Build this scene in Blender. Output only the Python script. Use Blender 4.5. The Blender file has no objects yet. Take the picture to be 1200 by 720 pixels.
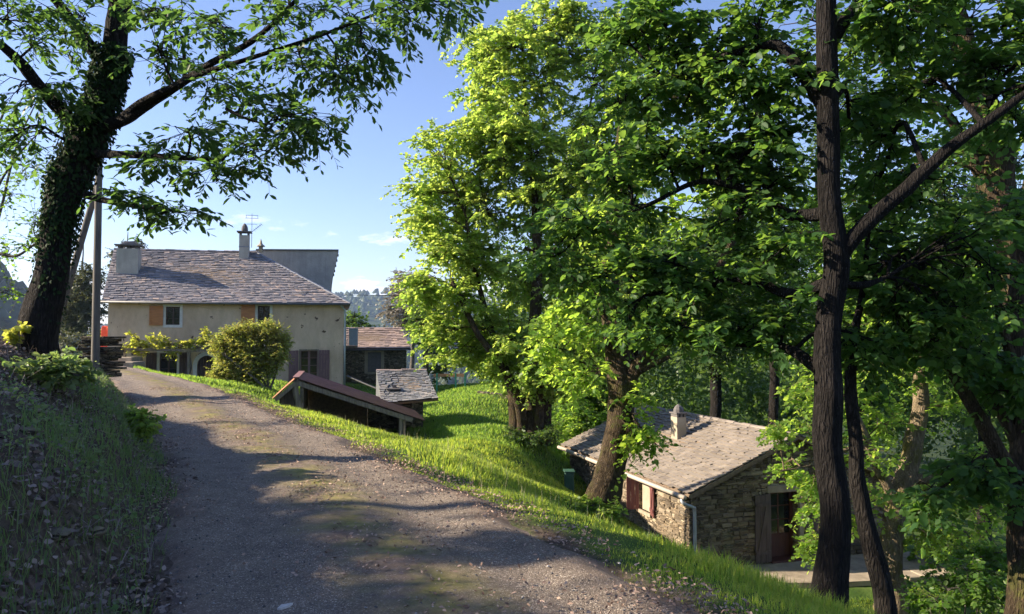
import bpy, math, random
import numpy as np
from mathutils import Vector
rng = np.random.default_rng(7)
random.seed(7)
R = math.radians
SC = bpy.context.scene
COL = SC.collection
F = 890.0; PITCH = math.atan(35/890.0); EYE = np.array([0, 0, 1.6])

# ------------------------------------------------------------------ small tools
def pix(px, py, Y):
    a = (px-600)/F; b = (360-py)/F
    d = np.array([a, math.cos(PITCH)-b*math.sin(PITCH), math.sin(PITCH)+b*math.cos(PITCH)])
    return EYE + d*(Y/d[1])
def ray_plane(px, py, P0, n):
    a = (px-600)/F; b = (360-py)/F
    d = np.array([a, math.cos(PITCH)-b*math.sin(PITCH), math.sin(PITCH)+b*math.cos(PITCH)])
    t = np.dot(np.asarray(P0)-EYE, n)/np.dot(d, n)
    return EYE + d*t
def norm(v):
    v = np.asarray(v, float)
    return v/np.maximum(np.linalg.norm(v, axis=-1, keepdims=True), 1e-9)

def tag(o, label=None, cat=None, group=None, kind=None):
    if label: o['label'] = label
    if cat: o['category'] = cat
    if group: o['group'] = group
    if kind: o['kind'] = kind
    return o
def empty(name, loc, label, cat, group=None):
    o = bpy.data.objects.new(name, None); COL.objects.link(o)
    o.location = tuple(float(c) for c in loc); o.empty_display_size = .3
    tag(o, label, cat, group)
    return o
def link(name, me, mat, parent=None):
    o = bpy.data.objects.new(name, me); COL.objects.link(o)
    if mat is not None: me.materials.append(mat)
    if parent is not None:
        o.parent = parent
        base = parent; off = Vector((0, 0, 0))
        while base is not None:
            off += base.location; base = base.parent
        o.location = -off if parent.parent is None else Vector((0, 0, 0))
    return o

def np_mesh(name, V, quads=None, tris=None, smooth=False, attrs=None):
    """vertices (N,3), quads (M,4), tris (K,3)"""
    me = bpy.data.meshes.new(name)
    V = np.ascontiguousarray(V, np.float32)
    q = np.zeros((0, 4), np.int32) if quads is None else np.asarray(quads, np.int32)
    t = np.zeros((0, 3), np.int32) if tris is None else np.asarray(tris, np.int32)
    me.vertices.add(len(V)); me.vertices.foreach_set('co', V.ravel())
    nl = q.size+t.size
    me.loops.add(nl)
    me.loops.foreach_set('vertex_index', np.concatenate([q.ravel(), t.ravel()]).astype(np.int32))
    me.polygons.add(len(q)+len(t))
    st = np.concatenate([np.arange(len(q))*4, len(q)*4+np.arange(len(t))*3]).astype(np.int32)
    me.polygons.foreach_set('loop_start', st)
    if smooth:
        me.polygons.foreach_set('use_smooth', np.ones(len(st), bool))
    for k, a in (attrs or {}).items():
        at = me.attributes.new(k, 'FLOAT', 'POINT'); at.data.foreach_set('value', np.ascontiguousarray(a, np.float32))
    me.update(calc_edges=True); me.validate()
    return me

class MB:
    """collects polygons into one mesh"""
    def __init__(s): s.v = []; s.f = []; s.t = []
    def poly(s, pts, r=0.0):
        i = len(s.v); s.v += [tuple(float(c) for c in p) for p in pts]; s.t += [r]*len(pts)
        s.f.append(tuple(range(i, i+len(pts))))
    def hexa(s, p, r=0.0):
        """8 corners: bottom 0-3 anticlockwise, top 4-7"""
        i = len(s.v); s.v += [tuple(float(c) for c in q) for q in p]; s.t += [r]*8
        for f in ((0, 3, 2, 1), (4, 5, 6, 7), (0, 1, 5, 4), (1, 2, 6, 5), (2, 3, 7, 6), (3, 0, 4, 7)):
            s.f.append(tuple(i+k for k in f))
    def prism(s, pts, off, r=0.0):
        """polygon extruded by the vector off"""
        n = len(pts); i = len(s.v); off = np.asarray(off)
        s.v += [tuple(float(c) for c in p) for p in pts]+[tuple(float(c) for c in np.asarray(p)+off) for p in pts]; s.t += [r]*2*n
        s.f.append(tuple(i+k for k in range(n))[::-1]); s.f.append(tuple(i+n+k for k in range(n)))
        for k in range(n):
            j = (k+1) % n; s.f.append((i+k, i+j, i+n+j, i+n+k))
    def bar(s, a, b, w, h=None, up=(0, 0, 1), r=0.0):
        a = np.asarray(a, float); b = np.asarray(b, float); h = h or w
        d = norm(b-a); sd = np.cross(d, up)
        if np.linalg.norm(sd) < 1e-3: sd = np.cross(d, (1, 0, 0))
        sd = norm(sd)*w/2; u = norm(np.cross(sd, d))*h/2
        s.hexa([a-sd-u, a+sd-u, a+sd+u, a-sd+u, b-sd-u, b+sd-u, b+sd+u, b-sd+u], r)
    def tube(s, pts, rad, sides=10, cap=True):
        pts = np.asarray(pts, float); rad = np.broadcast_to(np.asarray(rad, float), (len(pts),))
        V, q = tube_batch(pts[None], rad[None], sides)
        i = len(s.v); s.v += [tuple(map(float, p)) for p in V]; s.t += [0.]*len(V)
        s.f += [tuple(int(k)+i for k in f) for f in q]
        if cap:
            s.f.append(tuple(i+k for k in range(sides))[::-1]); n = (len(pts)-1)*sides
            s.f.append(tuple(i+n+k for k in range(sides)))
    def build(s, name, mat, parent=None, smooth=False, bevel=0):
        me = bpy.data.meshes.new(name); me.from_pydata(s.v, [], s.f)
        at = me.attributes.new('rnd', 'FLOAT', 'POINT'); at.data.foreach_set('value', np.array(s.t, np.float32))
        import bmesh
        bm = bmesh.new(); bm.from_mesh(me); bmesh.ops.recalc_face_normals(bm, faces=bm.faces); bm.to_mesh(me); bm.free()
        if smooth:
            me.polygons.foreach_set('use_smooth', np.ones(len(me.polygons), bool))
        o = link(name, me, mat, parent)
        if bevel:
            m = o.modifiers.new('edge', 'BEVEL'); m.width = bevel; m.segments = 1; m.limit_method = 'ANGLE'
        return o

def tube_batch(P, Rr, sides):
    """P (T,K,3) centre lines, Rr (T,K) radii -> verts, quads"""
    T, K, _ = P.shape
    tan = np.empty_like(P); tan[:, 1:-1] = P[:, 2:]-P[:, :-2]; tan[:, 0] = P[:, 1]-P[:, 0]; tan[:, -1] = P[:, -1]-P[:, -2]
    tan = norm(tan)
    ref = np.where(np.abs(norm(P[:, -1]-P[:, 0])[:, None, 2:3]) > .8, np.array([1., .3, 0]), np.array([0, 0, 1.]))
    a = norm(np.cross(tan, np.broadcast_to(ref, tan.shape))); b = np.cross(tan, a)
    ang = np.arange(sides)*2*math.pi/sides
    V = P[:, :, None]+Rr[:, :, None, None]*(a[:, :, None]*np.cos(ang)[None, None, :, None]+b[:, :, None]*np.sin(ang)[None, None, :, None])
    idx = np.arange(T*K*sides).reshape(T, K, sides)
    q = np.stack([idx[:, :-1], np.roll(idx, -1, 2)[:, :-1], np.roll(idx, -1, 2)[:, 1:], idx[:, 1:]], -1)
    return V.reshape(-1, 3), q.reshape(-1, 4)

def catmull(pts, n):
    pts = np.asarray(pts, float)
    P = np.vstack([2*pts[0]-pts[1], pts, 2*pts[-1]-pts[-2]])
    t = np.linspace(0, len(pts)-1-1e-6, n); i = t.astype(int); u = (t-i)[:, None]
    p0, p1, p2, p3 = P[i], P[i+1], P[i+2], P[i+3]
    return .5*((2*p1)+(-p0+p2)*u+(2*p0-5*p1+4*p2-p3)*u*u+(-p0+3*p1-3*p2+p3)*u**3)

def vnoise(p, seed=0):
    """cheap smooth 3-D value noise for arrays (N,3)"""
    p = np.asarray(p, float); i = np.floor(p).astype(np.int64); f = p-i; f = f*f*(3-2*f)
    def h(a):
        n = a[:, 0]*73856093 ^ a[:, 1]*19349663 ^ a[:, 2]*83492791 ^ (seed*2654435)
        n = (n ^ (n >> 13))*1274126177 & 0x7fffffff
        return ((n ^ (n >> 11)) & 0xffff)/65535.0
    r = 0
    for dx in (0, 1):
        for dy in (0, 1):
            for dz in (0, 1):
                w = (f[:, 0] if dx else 1-f[:, 0])*(f[:, 1] if dy else 1-f[:, 1])*(f[:, 2] if dz else 1-f[:, 2])
                r = r+w*h(i+np.array([dx, dy, dz]))
    return r*2-1
def fbm2(x, y, s, o=3, seed=0):
    r = 0; a = 1
    for k in range(o):
        r = r+a*vnoise(np.stack([x/s, y/s, np.full_like(x, k*7.3)], -1), seed+k); a *= .5; s *= .5
    return r

# ------------------------------------------------------------------ materials
def mat(name):
    m = bpy.data.materials.new(name); m.use_nodes = True
    nt = m.node_tree; b = nt.nodes['Principled BSDF']
    return m, nt, b
def N(nt, typ, **kw):
    n = nt.nodes.new(typ)
    for k, v in kw.items():
        if k.startswith('i_'):
            key = k[2:]; key = int(key) if key.isdigit() else key.replace('_', ' ')
            n.inputs[key].default_value = v
        else: setattr(n, k, v)
    return n
def L(nt, a, b): nt.links.new(a, b)
def coords(nt, scale=(1, 1, 1), rot=(0, 0, 0)):
    g = N(nt, 'ShaderNodeNewGeometry'); mp = N(nt, 'ShaderNodeMapping'); mp.inputs['Scale'].default_value = scale; mp.inputs['Rotation'].default_value = rot
    L(nt, g.outputs['Position'], mp.inputs['Vector']); return mp.outputs['Vector']
def ramp(nt, fac, stops):
    r = N(nt, 'ShaderNodeValToRGB'); e = r.color_ramp.elements
    while len(e) < len(stops): e.new(.5)
    for x, (p, c) in zip(e, stops):
        x.position = p; x.color = (*c, 1) if len(c) == 3 else c
    L(nt, fac, r.inputs['Fac']); return r.outputs['Color']
def mix(nt, fac, a, b, mode='MIX'):
    m = N(nt, 'ShaderNodeMix', data_type='RGBA', blend_type=mode)
    for v, k in ((fac, 0), (a, 6), (b, 7)):
        if hasattr(v, 'links'): L(nt, v, m.inputs[k])
        elif k == 0: m.inputs[0].default_value = v
        else: m.inputs[k].default_value = (*v, 1)
    return m.outputs[2]
def math_(nt, op, a, b=0.0, c=0.0, clamp=False):
    m = N(nt, 'ShaderNodeMath', operation=op, use_clamp=clamp)
    for v, k in ((a, 0), (b, 1), (c, 2)):
        if hasattr(v, 'links'): L(nt, v, m.inputs[k])
        else: m.inputs[k].default_value = v
    return m.outputs[0]
def noise(nt, vec, scale, detail=4, rough=.55):
    n = N(nt, 'ShaderNodeTexNoise'); n.inputs['Scale'].default_value = scale; n.inputs['Detail'].default_value = detail; n.inputs['Roughness'].default_value = rough
    L(nt, vec, n.inputs['Vector']); return n.outputs['Fac']
def bump(nt, b, h, strength=.5, dist=.02):
    n = N(nt, 'ShaderNodeBump'); n.inputs['Strength'].default_value = strength; n.inputs['Distance'].default_value = dist
    L(nt, h, n.inputs['Height']); L(nt, n.outputs['Normal'], b.inputs['Normal']); return n
def attr(nt, name):
    a = N(nt, 'ShaderNodeAttribute'); a.attribute_name = name; return a.outputs['Fac']

def m_leaf(name, c1, c2, trans=.5, tcol=None, rough=.45, spec=.3):
    """thin leaf: diffuse + light passing through"""
    m, nt, b = mat(name)
    r = attr(nt, 'rnd')
    col = mix(nt, r, c1, c2)
    L(nt, col, b.inputs['Base Color']); b.inputs['Roughness'].default_value = rough; b.inputs['Specular IOR Level'].default_value = spec
    t = N(nt, 'ShaderNodeBsdfTranslucent')
    tc = mix(nt, r, tcol[0], tcol[1]) if tcol else col
    L(nt, tc, t.inputs['Color'])
    mx = N(nt, 'ShaderNodeMixShader'); mx.inputs[0].default_value = trans
    L(nt, b.outputs[0], mx.inputs[1]); L(nt, t.outputs[0], mx.inputs[2])
    L(nt, mx.outputs[0], nt.nodes['Material Output'].inputs['Surface'])
    return m
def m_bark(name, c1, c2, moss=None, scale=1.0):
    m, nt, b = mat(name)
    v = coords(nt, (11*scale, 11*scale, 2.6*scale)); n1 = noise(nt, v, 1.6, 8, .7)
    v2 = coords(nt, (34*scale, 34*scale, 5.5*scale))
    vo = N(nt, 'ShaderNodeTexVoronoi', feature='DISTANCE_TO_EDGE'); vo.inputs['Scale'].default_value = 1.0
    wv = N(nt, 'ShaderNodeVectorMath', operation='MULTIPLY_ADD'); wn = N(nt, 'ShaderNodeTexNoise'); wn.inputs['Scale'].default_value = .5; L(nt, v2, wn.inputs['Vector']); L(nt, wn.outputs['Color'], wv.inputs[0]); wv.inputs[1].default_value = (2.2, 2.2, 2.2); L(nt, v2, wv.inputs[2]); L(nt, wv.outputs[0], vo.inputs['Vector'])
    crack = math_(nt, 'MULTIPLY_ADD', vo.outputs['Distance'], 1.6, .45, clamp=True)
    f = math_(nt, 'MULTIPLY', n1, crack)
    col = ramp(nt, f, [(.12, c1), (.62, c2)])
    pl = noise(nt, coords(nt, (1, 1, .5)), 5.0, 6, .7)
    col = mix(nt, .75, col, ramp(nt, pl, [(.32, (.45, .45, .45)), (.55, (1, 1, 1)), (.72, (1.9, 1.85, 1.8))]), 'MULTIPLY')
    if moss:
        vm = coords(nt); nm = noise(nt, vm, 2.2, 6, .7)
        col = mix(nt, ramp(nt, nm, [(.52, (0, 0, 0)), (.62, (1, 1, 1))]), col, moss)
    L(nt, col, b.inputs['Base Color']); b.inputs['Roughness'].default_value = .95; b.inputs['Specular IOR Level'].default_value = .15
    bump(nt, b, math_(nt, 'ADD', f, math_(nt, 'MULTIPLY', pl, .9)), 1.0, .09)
    return m
def m_plain(name, c, rough=.7, var=.25, scale=6, spec=.3, bmp=.15, metal=0):
    m, nt, b = mat(name); v = coords(nt)
    n = noise(nt, v, scale, 5)
    dk = tuple(x*(1-var) for x in c); lt = tuple(min(1, x*(1+var)) for x in c)
    L(nt, ramp(nt, n, [(.3, dk), (.7, lt)]), b.inputs['Base Color'])
    b.inputs['Roughness'].default_value = rough; b.inputs['Specular IOR Level'].default_value = spec; b.inputs['Metallic'].default_value = metal
    if bmp: bump(nt, b, noise(nt, v, scale*6, 3), bmp, .01)
    return m
def m_stone(name, cols, sx=4.5, sz=12, mortar=(.05, .045, .035), lichen=None):
    m, nt, b = mat(name)
    v = coords(nt, (sx, sx, sz))
    w = N(nt, 'ShaderNodeTexNoise'); w.inputs['Scale'].default_value = .9; w.inputs['Detail'].default_value = 4; L(nt, v, w.inputs['Vector'])
    vm = N(nt, 'ShaderNodeVectorMath', operation='MULTIPLY_ADD'); L(nt, w.outputs['Color'], vm.inputs[0]); vm.inputs[1].default_value = (1.5, 1.5, 1.5); L(nt, v, vm.inputs[2])
    va = N(nt, 'ShaderNodeTexVoronoi', feature='F1'); va.inputs['Scale'].default_value = 1; va.inputs['Randomness'].default_value = .9; L(nt, vm.outputs[0], va.inputs['Vector'])
    ve = N(nt, 'ShaderNodeTexVoronoi', feature='DISTANCE_TO_EDGE'); ve.inputs['Scale'].default_value = 1; ve.inputs['Randomness'].default_value = .9; L(nt, vm.outputs[0], ve.inputs['Vector'])
    sep = N(nt, 'ShaderNodeSeparateColor'); L(nt, va.outputs['Color'], sep.inputs[0])
    n = len(cols)
    base = ramp(nt, sep.outputs[0], [(.1+.8*i/(n-1), c) for i, c in enumerate(cols)])
    grain = noise(nt, coords(nt, (14, 14, 30)), 1.5, 5)
    base = mix(nt, .55, base, ramp(nt, grain, [(.25, (.45, .45, .45)), (.75, (1.25, 1.25, 1.25))]), 'MULTIPLY')
    edge = ramp(nt, ve.outputs['Distance'], [(.015, (0, 0, 0)), (.10, (1, 1, 1))])
    col = mix(nt, edge, mortar, base)
    if lichen:
        col = mix(nt, ramp(nt, noise(nt, coords(nt), 2.3, 5), [(.55, (0, 0, 0)), (.7, (.7, .7, .7))]), col, lichen)
    L(nt, col, b.inputs['Base Color']); b.inputs['Roughness'].default_value = .9; b.inputs['Specular IOR Level'].default_value = .2
    hh = math_(nt, 'ADD', math_(nt, 'MULTIPLY', edge, math_(nt, 'MULTIPLY_ADD', sep.outputs[1], .7, .5)), math_(nt, 'MULTIPLY', grain, .5))
    bump(nt, b, hh, 1.0, .045)
    return m
def m_slate(name, stops, rough=.6, moss=None):
    m, nt, b = mat(name)
    r = attr(nt, 'rnd'); col = ramp(nt, r, stops)
    g = noise(nt, coords(nt), 9, 5)
    col = mix(nt, .6, col, ramp(nt, g, [(.25, (.7, .7, .7)), (.75, (1.2, 1.2, 1.2))]), 'MULTIPLY')
    if moss: col = mix(nt, ramp(nt, noise(nt, coords(nt), .9, 6, .65), [(.5, (0, 0, 0)), (.68, (.75, .75, .75))]), col, moss)
    L(nt, col, b.inputs['Base Color']); b.inputs['Roughness'].default_value = rough; b.inputs['Specular IOR Level'].default_value = .35
    bump(nt, b, noise(nt, coords(nt), 30, 4), .5, .01)
    return m
def m_wood(name, c1, c2, rough=.75, s=(3, 3, 22)):
    m, nt, b = mat(name)
    n = noise(nt, coords(nt, s), 1.0, 5)
    L(nt, ramp(nt, n, [(.3, c1), (.7, c2)]), b.inputs['Base Color']); b.inputs['Roughness'].default_value = rough
    bump(nt, b, n, .3, .01); return m

M = {}
M['leaf_bright'] = m_leaf('leaf_bright', (.09, .175, .035), (.19, .25, .06), .6, ((.34, .58, .07), (.66, .75, .14)))
M['leaf_mid'] = m_leaf('leaf_mid', (.05, .12, .025), (.10, .165, .035), .5, ((.18, .40, .03), (.33, .5, .05)))
M['leaf_lime'] = m_leaf('leaf_lime', (.09, .18, .035), (.15, .23, .05), .6, ((.38, .64, .06), (.60, .74, .10)))
M['leaf_dark'] = m_leaf('leaf_dark', (.030, .078, .025), (.055, .108, .032), .46, ((.13, .32, .04), (.33, .50, .07)), .5, .2)
M['leaf_chestnut'] = m_leaf('leaf_chestnut', (.035, .078, .026), (.06, .108, .036), .46, ((.11, .25, .04), (.19, .33, .06)), .45, .25)
M['leaf_ivy'] = m_leaf('leaf_ivy', (.016, .036, .013), (.028, .055, .018), .2, None, .7, .1)
M['leaf_back'] = m_leaf('leaf_back', (.045, .09, .028), (.08, .13, .04), .45, ((.13, .26, .03), (.22, .33, .05)))
M['leaf_pine'] = m_leaf('leaf_pine', (.045, .065, .032), (.085, .10, .05), .3, ((.12, .14, .05), (.18, .18, .07)))
M['leaf_grey'] = m_leaf('leaf_grey', (.17, .15, .125), (.27, .24, .19), .3, ((.22, .2, .15), (.3, .27, .2)))
M['leaf_shrub'] = m_leaf('leaf_shrub', (.17, .26, .05), (.30, .24, .08), .52, ((.48, .64, .08), (.62, .50, .13)))
M['leaf_vine'] = m_leaf('leaf_vine', (.16, .24, .04), (.28, .30, .06), .6, ((.5, .6, .06), (.75, .68, .14)))
M['grass'] = m_leaf('grass', (.075, .165, .03), (.19, .23, .06), .62, ((.32, .53, .045), (.72, .72, .11)), .5, .25)
M['grass_meadow'] = m_leaf('grass_meadow', (.065, .155, .03), (.15, .215, .06), .6, ((.26, .50, .05), (.52, .62, .10)), .5, .25)
M['bank_green'] = m_leaf('bank_green', (.085, .155, .06), (.20, .245, .11), .45, ((.22, .40, .08), (.40, .5, .14)))
M['seed'] = m_plain('seed_head', (.42, .38, .25), .9)
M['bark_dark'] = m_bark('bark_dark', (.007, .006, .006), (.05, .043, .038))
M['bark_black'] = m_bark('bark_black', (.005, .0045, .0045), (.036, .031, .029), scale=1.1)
M['bark_brown'] = m_bark('bark_brown', (.022, .016, .011), (.15, .108, .068), (.075, .072, .024))
M['bark_pale'] = m_bark('bark_pale', (.10, .075, .05), (.42, .33, .22), (.16, .14, .05))
M['bark_twig'] = m_bark('bark_twig', (.10, .09, .08), (.26, .23, .2))
M['pole'] = m_wood('pole_wood', (.07, .062, .055), (.15, .135, .115), .85, (20, 20, 1.5))
M['stone'] = m_stone('dry_stone', [(.10, .085, .06), (.20, .165, .11), (.27, .22, .14), (.155, .135, .10), (.33, .28, .2)], lichen=(.10, .105, .05))
M['stone_cottage'] = m_stone('cottage_stone', [(.135, .105, .07), (.30, .22, .135), (.40, .30, .19), (.22, .17, .115), (.44, .36, .25)], 4.6, 13.0, (.10, .08, .058))
M['stone_dark'] = m_stone('dark_schist', [(.05, .045, .035), (.10, .085, .06), (.15, .125, .08), (.10, .09, .07)], 3.6, 14, (.02, .018, .015))
def m_laid(name, stops):
    m, nt, b = mat(name)
    r = attr(nt, 'rnd'); col = ramp(nt, r, stops)
    g1 = noise(nt, coords(nt, (1, 1, 2.2)), 7, 7, .65); g2 = noise(nt, coords(nt), 1.8, 5)
    col = mix(nt, .8, col, ramp(nt, g1, [(.28, (.5, .5, .5)), (.5, (1, 1, 1)), (.75, (1.35, 1.33, 1.3))]), 'MULTIPLY')
    col = mix(nt, ramp(nt, g2, [(.55, (0, 0, 0)), (.72, (.6, .6, .6))]), col, (.14, .14, .085))
    L(nt, col, b.inputs['Base Color']); b.inputs['Roughness'].default_value = .92; b.inputs['Specular IOR Level'].default_value = .15
    bump(nt, b, g1, .9, .03); return m
M['stone_laid'] = m_laid('laid_stone', [(0, (.08, .064, .048)), (.3, (.16, .125, .088)), (.6, (.225, .178, .125)), (.85, (.12, .10, .078)), (1, (.32, .26, .19))])
M['slate_house'] = m_slate('house_slate', [(.0, (.13, .13, .145)), (.45, (.22, .21, .225)), (.75, (.33, .285, .275)), (1, (.44, .34, .285))], .55)
M['slate_annex'] = m_slate('annex_slate', [(.0, (.19, .15, .135)), (.5, (.36, .27, .235)), (1, (.50, .37, .30))], .6)
M['slate_shed'] = m_slate('shed_slate', [(.0, (.11, .115, .125)), (.5, (.19, .19, .2)), (1, (.30, .27, .25))], .6)
M['slate_cottage'] = m_slate('cottage_slate', [(.0, (.165, .138, .118)), (.5, (.225, .19, .16)), (1, (.29, .245, .205))], .7)
M['white_paint'] = m_plain('white_lime', (.62, .60, .56), .8, .12)
M['frame_white'] = m_plain('frame_white', (.55, .55, .53), .6, .1)
M['shutter_orange'] = m_wood('shutter_orange', (.34, .125, .035), (.48, .19, .055), .45, (3, 3, 20))
M['shutter_brown'] = m_wood('shutter_brown', (.045, .026, .024), (.085, .048, .042), .65, (20, 20, 2))
M['shutter_mauve'] = m_wood('shutter_mauve', (.13, .07, .07), (.21, .115, .11), .7, (20, 20, 2))
M['shutter_red'] = m_wood('shutter_red', (.09, .03, .028), (.16, .055, .05), .6, (20, 20, 2))
M['shutter_old'] = m_wood('shutter_old', (.055, .04, .035), (.13, .095, .085), .8, (24, 24, 2))
M['door_red'] = m_wood('door_red', (.055, .018, .013), (.10, .032, .022), .55, (20, 20, 2))
M['glass'] = m_plain('window_glass', (.012, .014, .018), .08, .1, 3, .6, 0)
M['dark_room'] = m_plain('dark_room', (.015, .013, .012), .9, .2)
M['zinc'] = m_plain('zinc', (.40, .43, .47), .45, .1, 8, .5, .05, .4)
M['gutter_dark'] = m_plain('gutter_dark', (.13, .125, .13), .5, .15)
M['gutter_pale'] = m_plain('gutter_pale', (.42, .36, .30), .5, .12)
M['old_wood'] = m_wood('old_wood', (.12, .095, .07), (.26, .21, .15), .85, (18, 18, 2))
M['timber'] = m_wood('timber', (.13, .09, .06), (.25, .18, .12), .85, (14, 14, 14))
M['tin'] = m_plain('painted_tin', (.24, .115, .095), .5, .3, 4, .4, .1)
M['tile_clay'] = m_plain('clay_tile', (.42, .20, .11), .85, .3, 8)
M['cap'] = m_plain('slate_cap', (.12, .11, .11), .8, .25)
M['lead'] = m_plain('lead_flashing', (.22, .23, .26), .5, .15)
M['antenna'] = m_plain('antenna_metal', (.16, .17, .2), .4, .1, 5, .5, 0, .6)
M['rail_blue'] = m_plain('balcony_paint', (.42, .50, .58), .5, .1)
M['red_paint'] = m_plain('red_paint', (.55, .07, .035), .45, .15)
M['green_plastic'] = m_plain('green_plastic', (.035, .085, .06), .5, .15)
M['green_post'] = m_plain('green_post', (.04, .22, .15), .5, .1)
M['slab'] = m_plain('stone_slab', (.29, .24, .18), .85, .35, 3, .2, .4)
M['litter'] = m_leaf('leaf_litter', (.12, .07, .05), (.50, .36, .28), .15, None, .7, .3)
M['wood_litter'] = m_leaf('bank_litter', (.075, .055, .048), (.36, .28, .24), .15, None, .6, .4)
M['pebble'] = m_slate('pebble', [(.0, (.06, .06, .065)), (.8, (.15, .145, .14)), (1, (.4, .38, .36))], .8)
M['cable'] = m_plain('black_cable', (.02, .02, .022), .5, .1, 5, .3, 0)
M['paper'] = m_plain('pale_bark', (.52, .49, .46), .8, .2, 20)

def m_render(name):
    m, nt, b = mat(name); v = coords(nt)
    n = noise(nt, v, .55, 6, .6); n2 = noise(nt, coords(nt, (1.2, 1.2, .5)), 2.2, 6, .65)
    col = ramp(nt, n, [(.3, (.52, .385, .265)), (.52, (.61, .465, .325)), (.7, (.67, .525, .385))])
    col = mix(nt, .5, col, ramp(nt, n2, [(.3, (.6, .57, .54)), (.7, (1.15, 1.12, 1.1))]), 'MULTIPLY')
    # fallen patches of render at the right hand end, the brown stone showing
    hole = noise(nt, coords(nt, (1, 1, 1.4)), 2.6, 4, .55)
    L(nt, mix(nt, ramp(nt, hole, [(.665, (0, 0, 0)), (.685, (1, 1, 1))]), col, (.10, .065, .045)), b.inputs['Base Color'])
    b.inputs['Roughness'].default_value = .95; b.inputs['Specular IOR Level'].default_value = .1
    bump(nt, b, math_(nt, 'ADD', noise(nt, v, 11, 6), math_(nt, 'MULTIPLY', n2, 2)), .5, .03)
    return m
M['render'] = m_render('lime_render')
M['render_grey'] = m_plain('grey_render', (.30, .295, .285), .95, .22, 1.4, .1, .35)
def m_streak(name, c):
    m, nt, b = mat(name)
    a = noise(nt, coords(nt, (3.2, 3.2, .35)), 1.6, 6, .65); d_ = noise(nt, coords(nt), 1.1, 6, .6)
    col = ramp(nt, a, [(.3, tuple(x*.85 for x in c)), (.6, c), (.8, tuple(x*1.1 for x in c))])
    col = mix(nt, .6, col, ramp(nt, d_, [(.3, (.6, .6, .58)), (.7, (1.15, 1.13, 1.08))]), 'MULTIPLY')
    L(nt, col, b.inputs['Base Color']); b.inputs['Roughness'].default_value = .95; b.inputs['Specular IOR Level'].default_value = .1
    bump(nt, b, noise(nt, coords(nt), 9, 6), .5, .03); return m
M['render_grey'] = m_streak('grey_render_weathered', (.46, .42, .37))
M['render_buff'] = m_plain('buff_render', (.34, .295, .22), .95, .2, 2.5, .1, .35)

# ------------------------------------------------------------------ ground
RY = np.array([-12, -6, 0, 2.2, 4.4, 5.8, 7.05, 8.05, 9.5, 11.9, 15, 17.4, 20, 23.7, 27, 30, 33, 36, 45, 60.])
RL = np.array([1.0, .5, -.6, -1.35, -2.15, -2.65, -3.15, -3.6, -4.35, -5.65, -7.4, -8.7, -10.2, -12.4, -14.3, -16.1, -18.2, -20.6, -28, -42])
RR = np.array([7.5, 4.9, 2.6, 1.95, 1.2, .52, 0, -.6, -1.36, -2.56, -4.3, -5.61, -7.0, -9.15, -11.2, -13.3, -15.7, -18.0, -25, -39])
RZ = np.array([0, 0, 0, 0, 0, 0, 0, 0, 0, 0, 0, 0, 0, 0, .03, .07, .12, .2, .3, .5])
def smooth_tab(tab):
    yy = np.linspace(-12, 60, 1441); v = np.interp(yy, RY, tab)
    k = np.hanning(51); k /= k.sum(); vp = np.concatenate([np.full(25, v[0]), v, np.full(25, v[-1])])
    return yy, np.convolve(vp, k, 'valid')
_yy, _l = smooth_tab(RL); _, _r = smooth_tab(RR); _, _z = smooth_tab(RZ)
def road_l(y): return np.interp(y, _yy, _l)
def road_r(y): return np.interp(y, _yy, _r)
def road_z(y): return np.interp(y, _yy, _z)

cp = []
def C3(x, y, z): cp.append((x, y, z))
def CP(px, py, Y): p = pix(px, py, Y); cp.append(tuple(p))
for y in (-10, -5, 0, 4.4, 7, 11.4, 16.75, 23.7, 30, 36, 45, 55):
    C3(float(road_l(y)), y, float(road_z(y))); C3(float(road_r(y)), y, float(road_z(y)))
# the bank on the left
CP(0, 430, 8.5); CP(45, 414, 10); CP(0, 470, 6); CP(0, 590, 4.2); CP(100, 440, 13); CP(118, 440, 18.5); CP(60, 425, 11)
C3(-9, 10, 1.5); C3(-12, 14, 1.25); C3(-14.5, 20, .95); C3(-19, 26, .8); C3(-23, 32, .7); C3(-28, 38, .7); C3(-10, 5, 2.9); C3(-6, 3, 1.9)
C3(-15, 0, 4); C3(-4, 0, 1.4); C3(-3.2, -4, 1.3); C3(-10, -6, 3); C3(-22, 15, 1.5); C3(-35, 25, 0); C3(-35, 45, -1); C3(-25, 0, 5)
# verge and the slope to the cottage
CP(705, 603, 15); CP(813, 672, 18.3); CP(930, 722, 12.5); CP(850, 684, 14.5); CP(1000, 742, 7); CP(560, 540, 13)
CP(620, 512, 26); CP(560, 465, 35); CP(600, 475, 35); CP(520, 505, 27); CP(667, 578, 23.5); CP(640, 560, 21.5); CP(585, 520, 22)
CP(610, 575, 13.5); CP(750, 640, 13); CP(650, 600, 12)
C3(4.9, 21.5, -4.1); C3(8, 20, -4.25); C3(10, 18, -4.3); C3(5.2, 17.6, -4.1); C3(9, 15.5, -5.0); C3(12, 14, -5.6); C3(6.5, 10, -3.0); C3(6, 6, -2.2)
C3(4.5, 14.5, -3.25); C3(5.6, 14.2, -3.95)
C3(9, 5, -3.2); C3(6, 0, -1.2); C3(8, -5, -1.0); C3(14, 8, -5.2); C3(16, 22, -6.3); C3(11, 30, -6); C3(2.5, 27, -3.4); C3(6, 34, -4.5); C3(20, 40, -8); C3(0, 42, -1.0); C3(6, 48, -4); C3(-5, 52, -2)
C3(25, 10, -7); C3(35, 30, -10)
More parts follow.
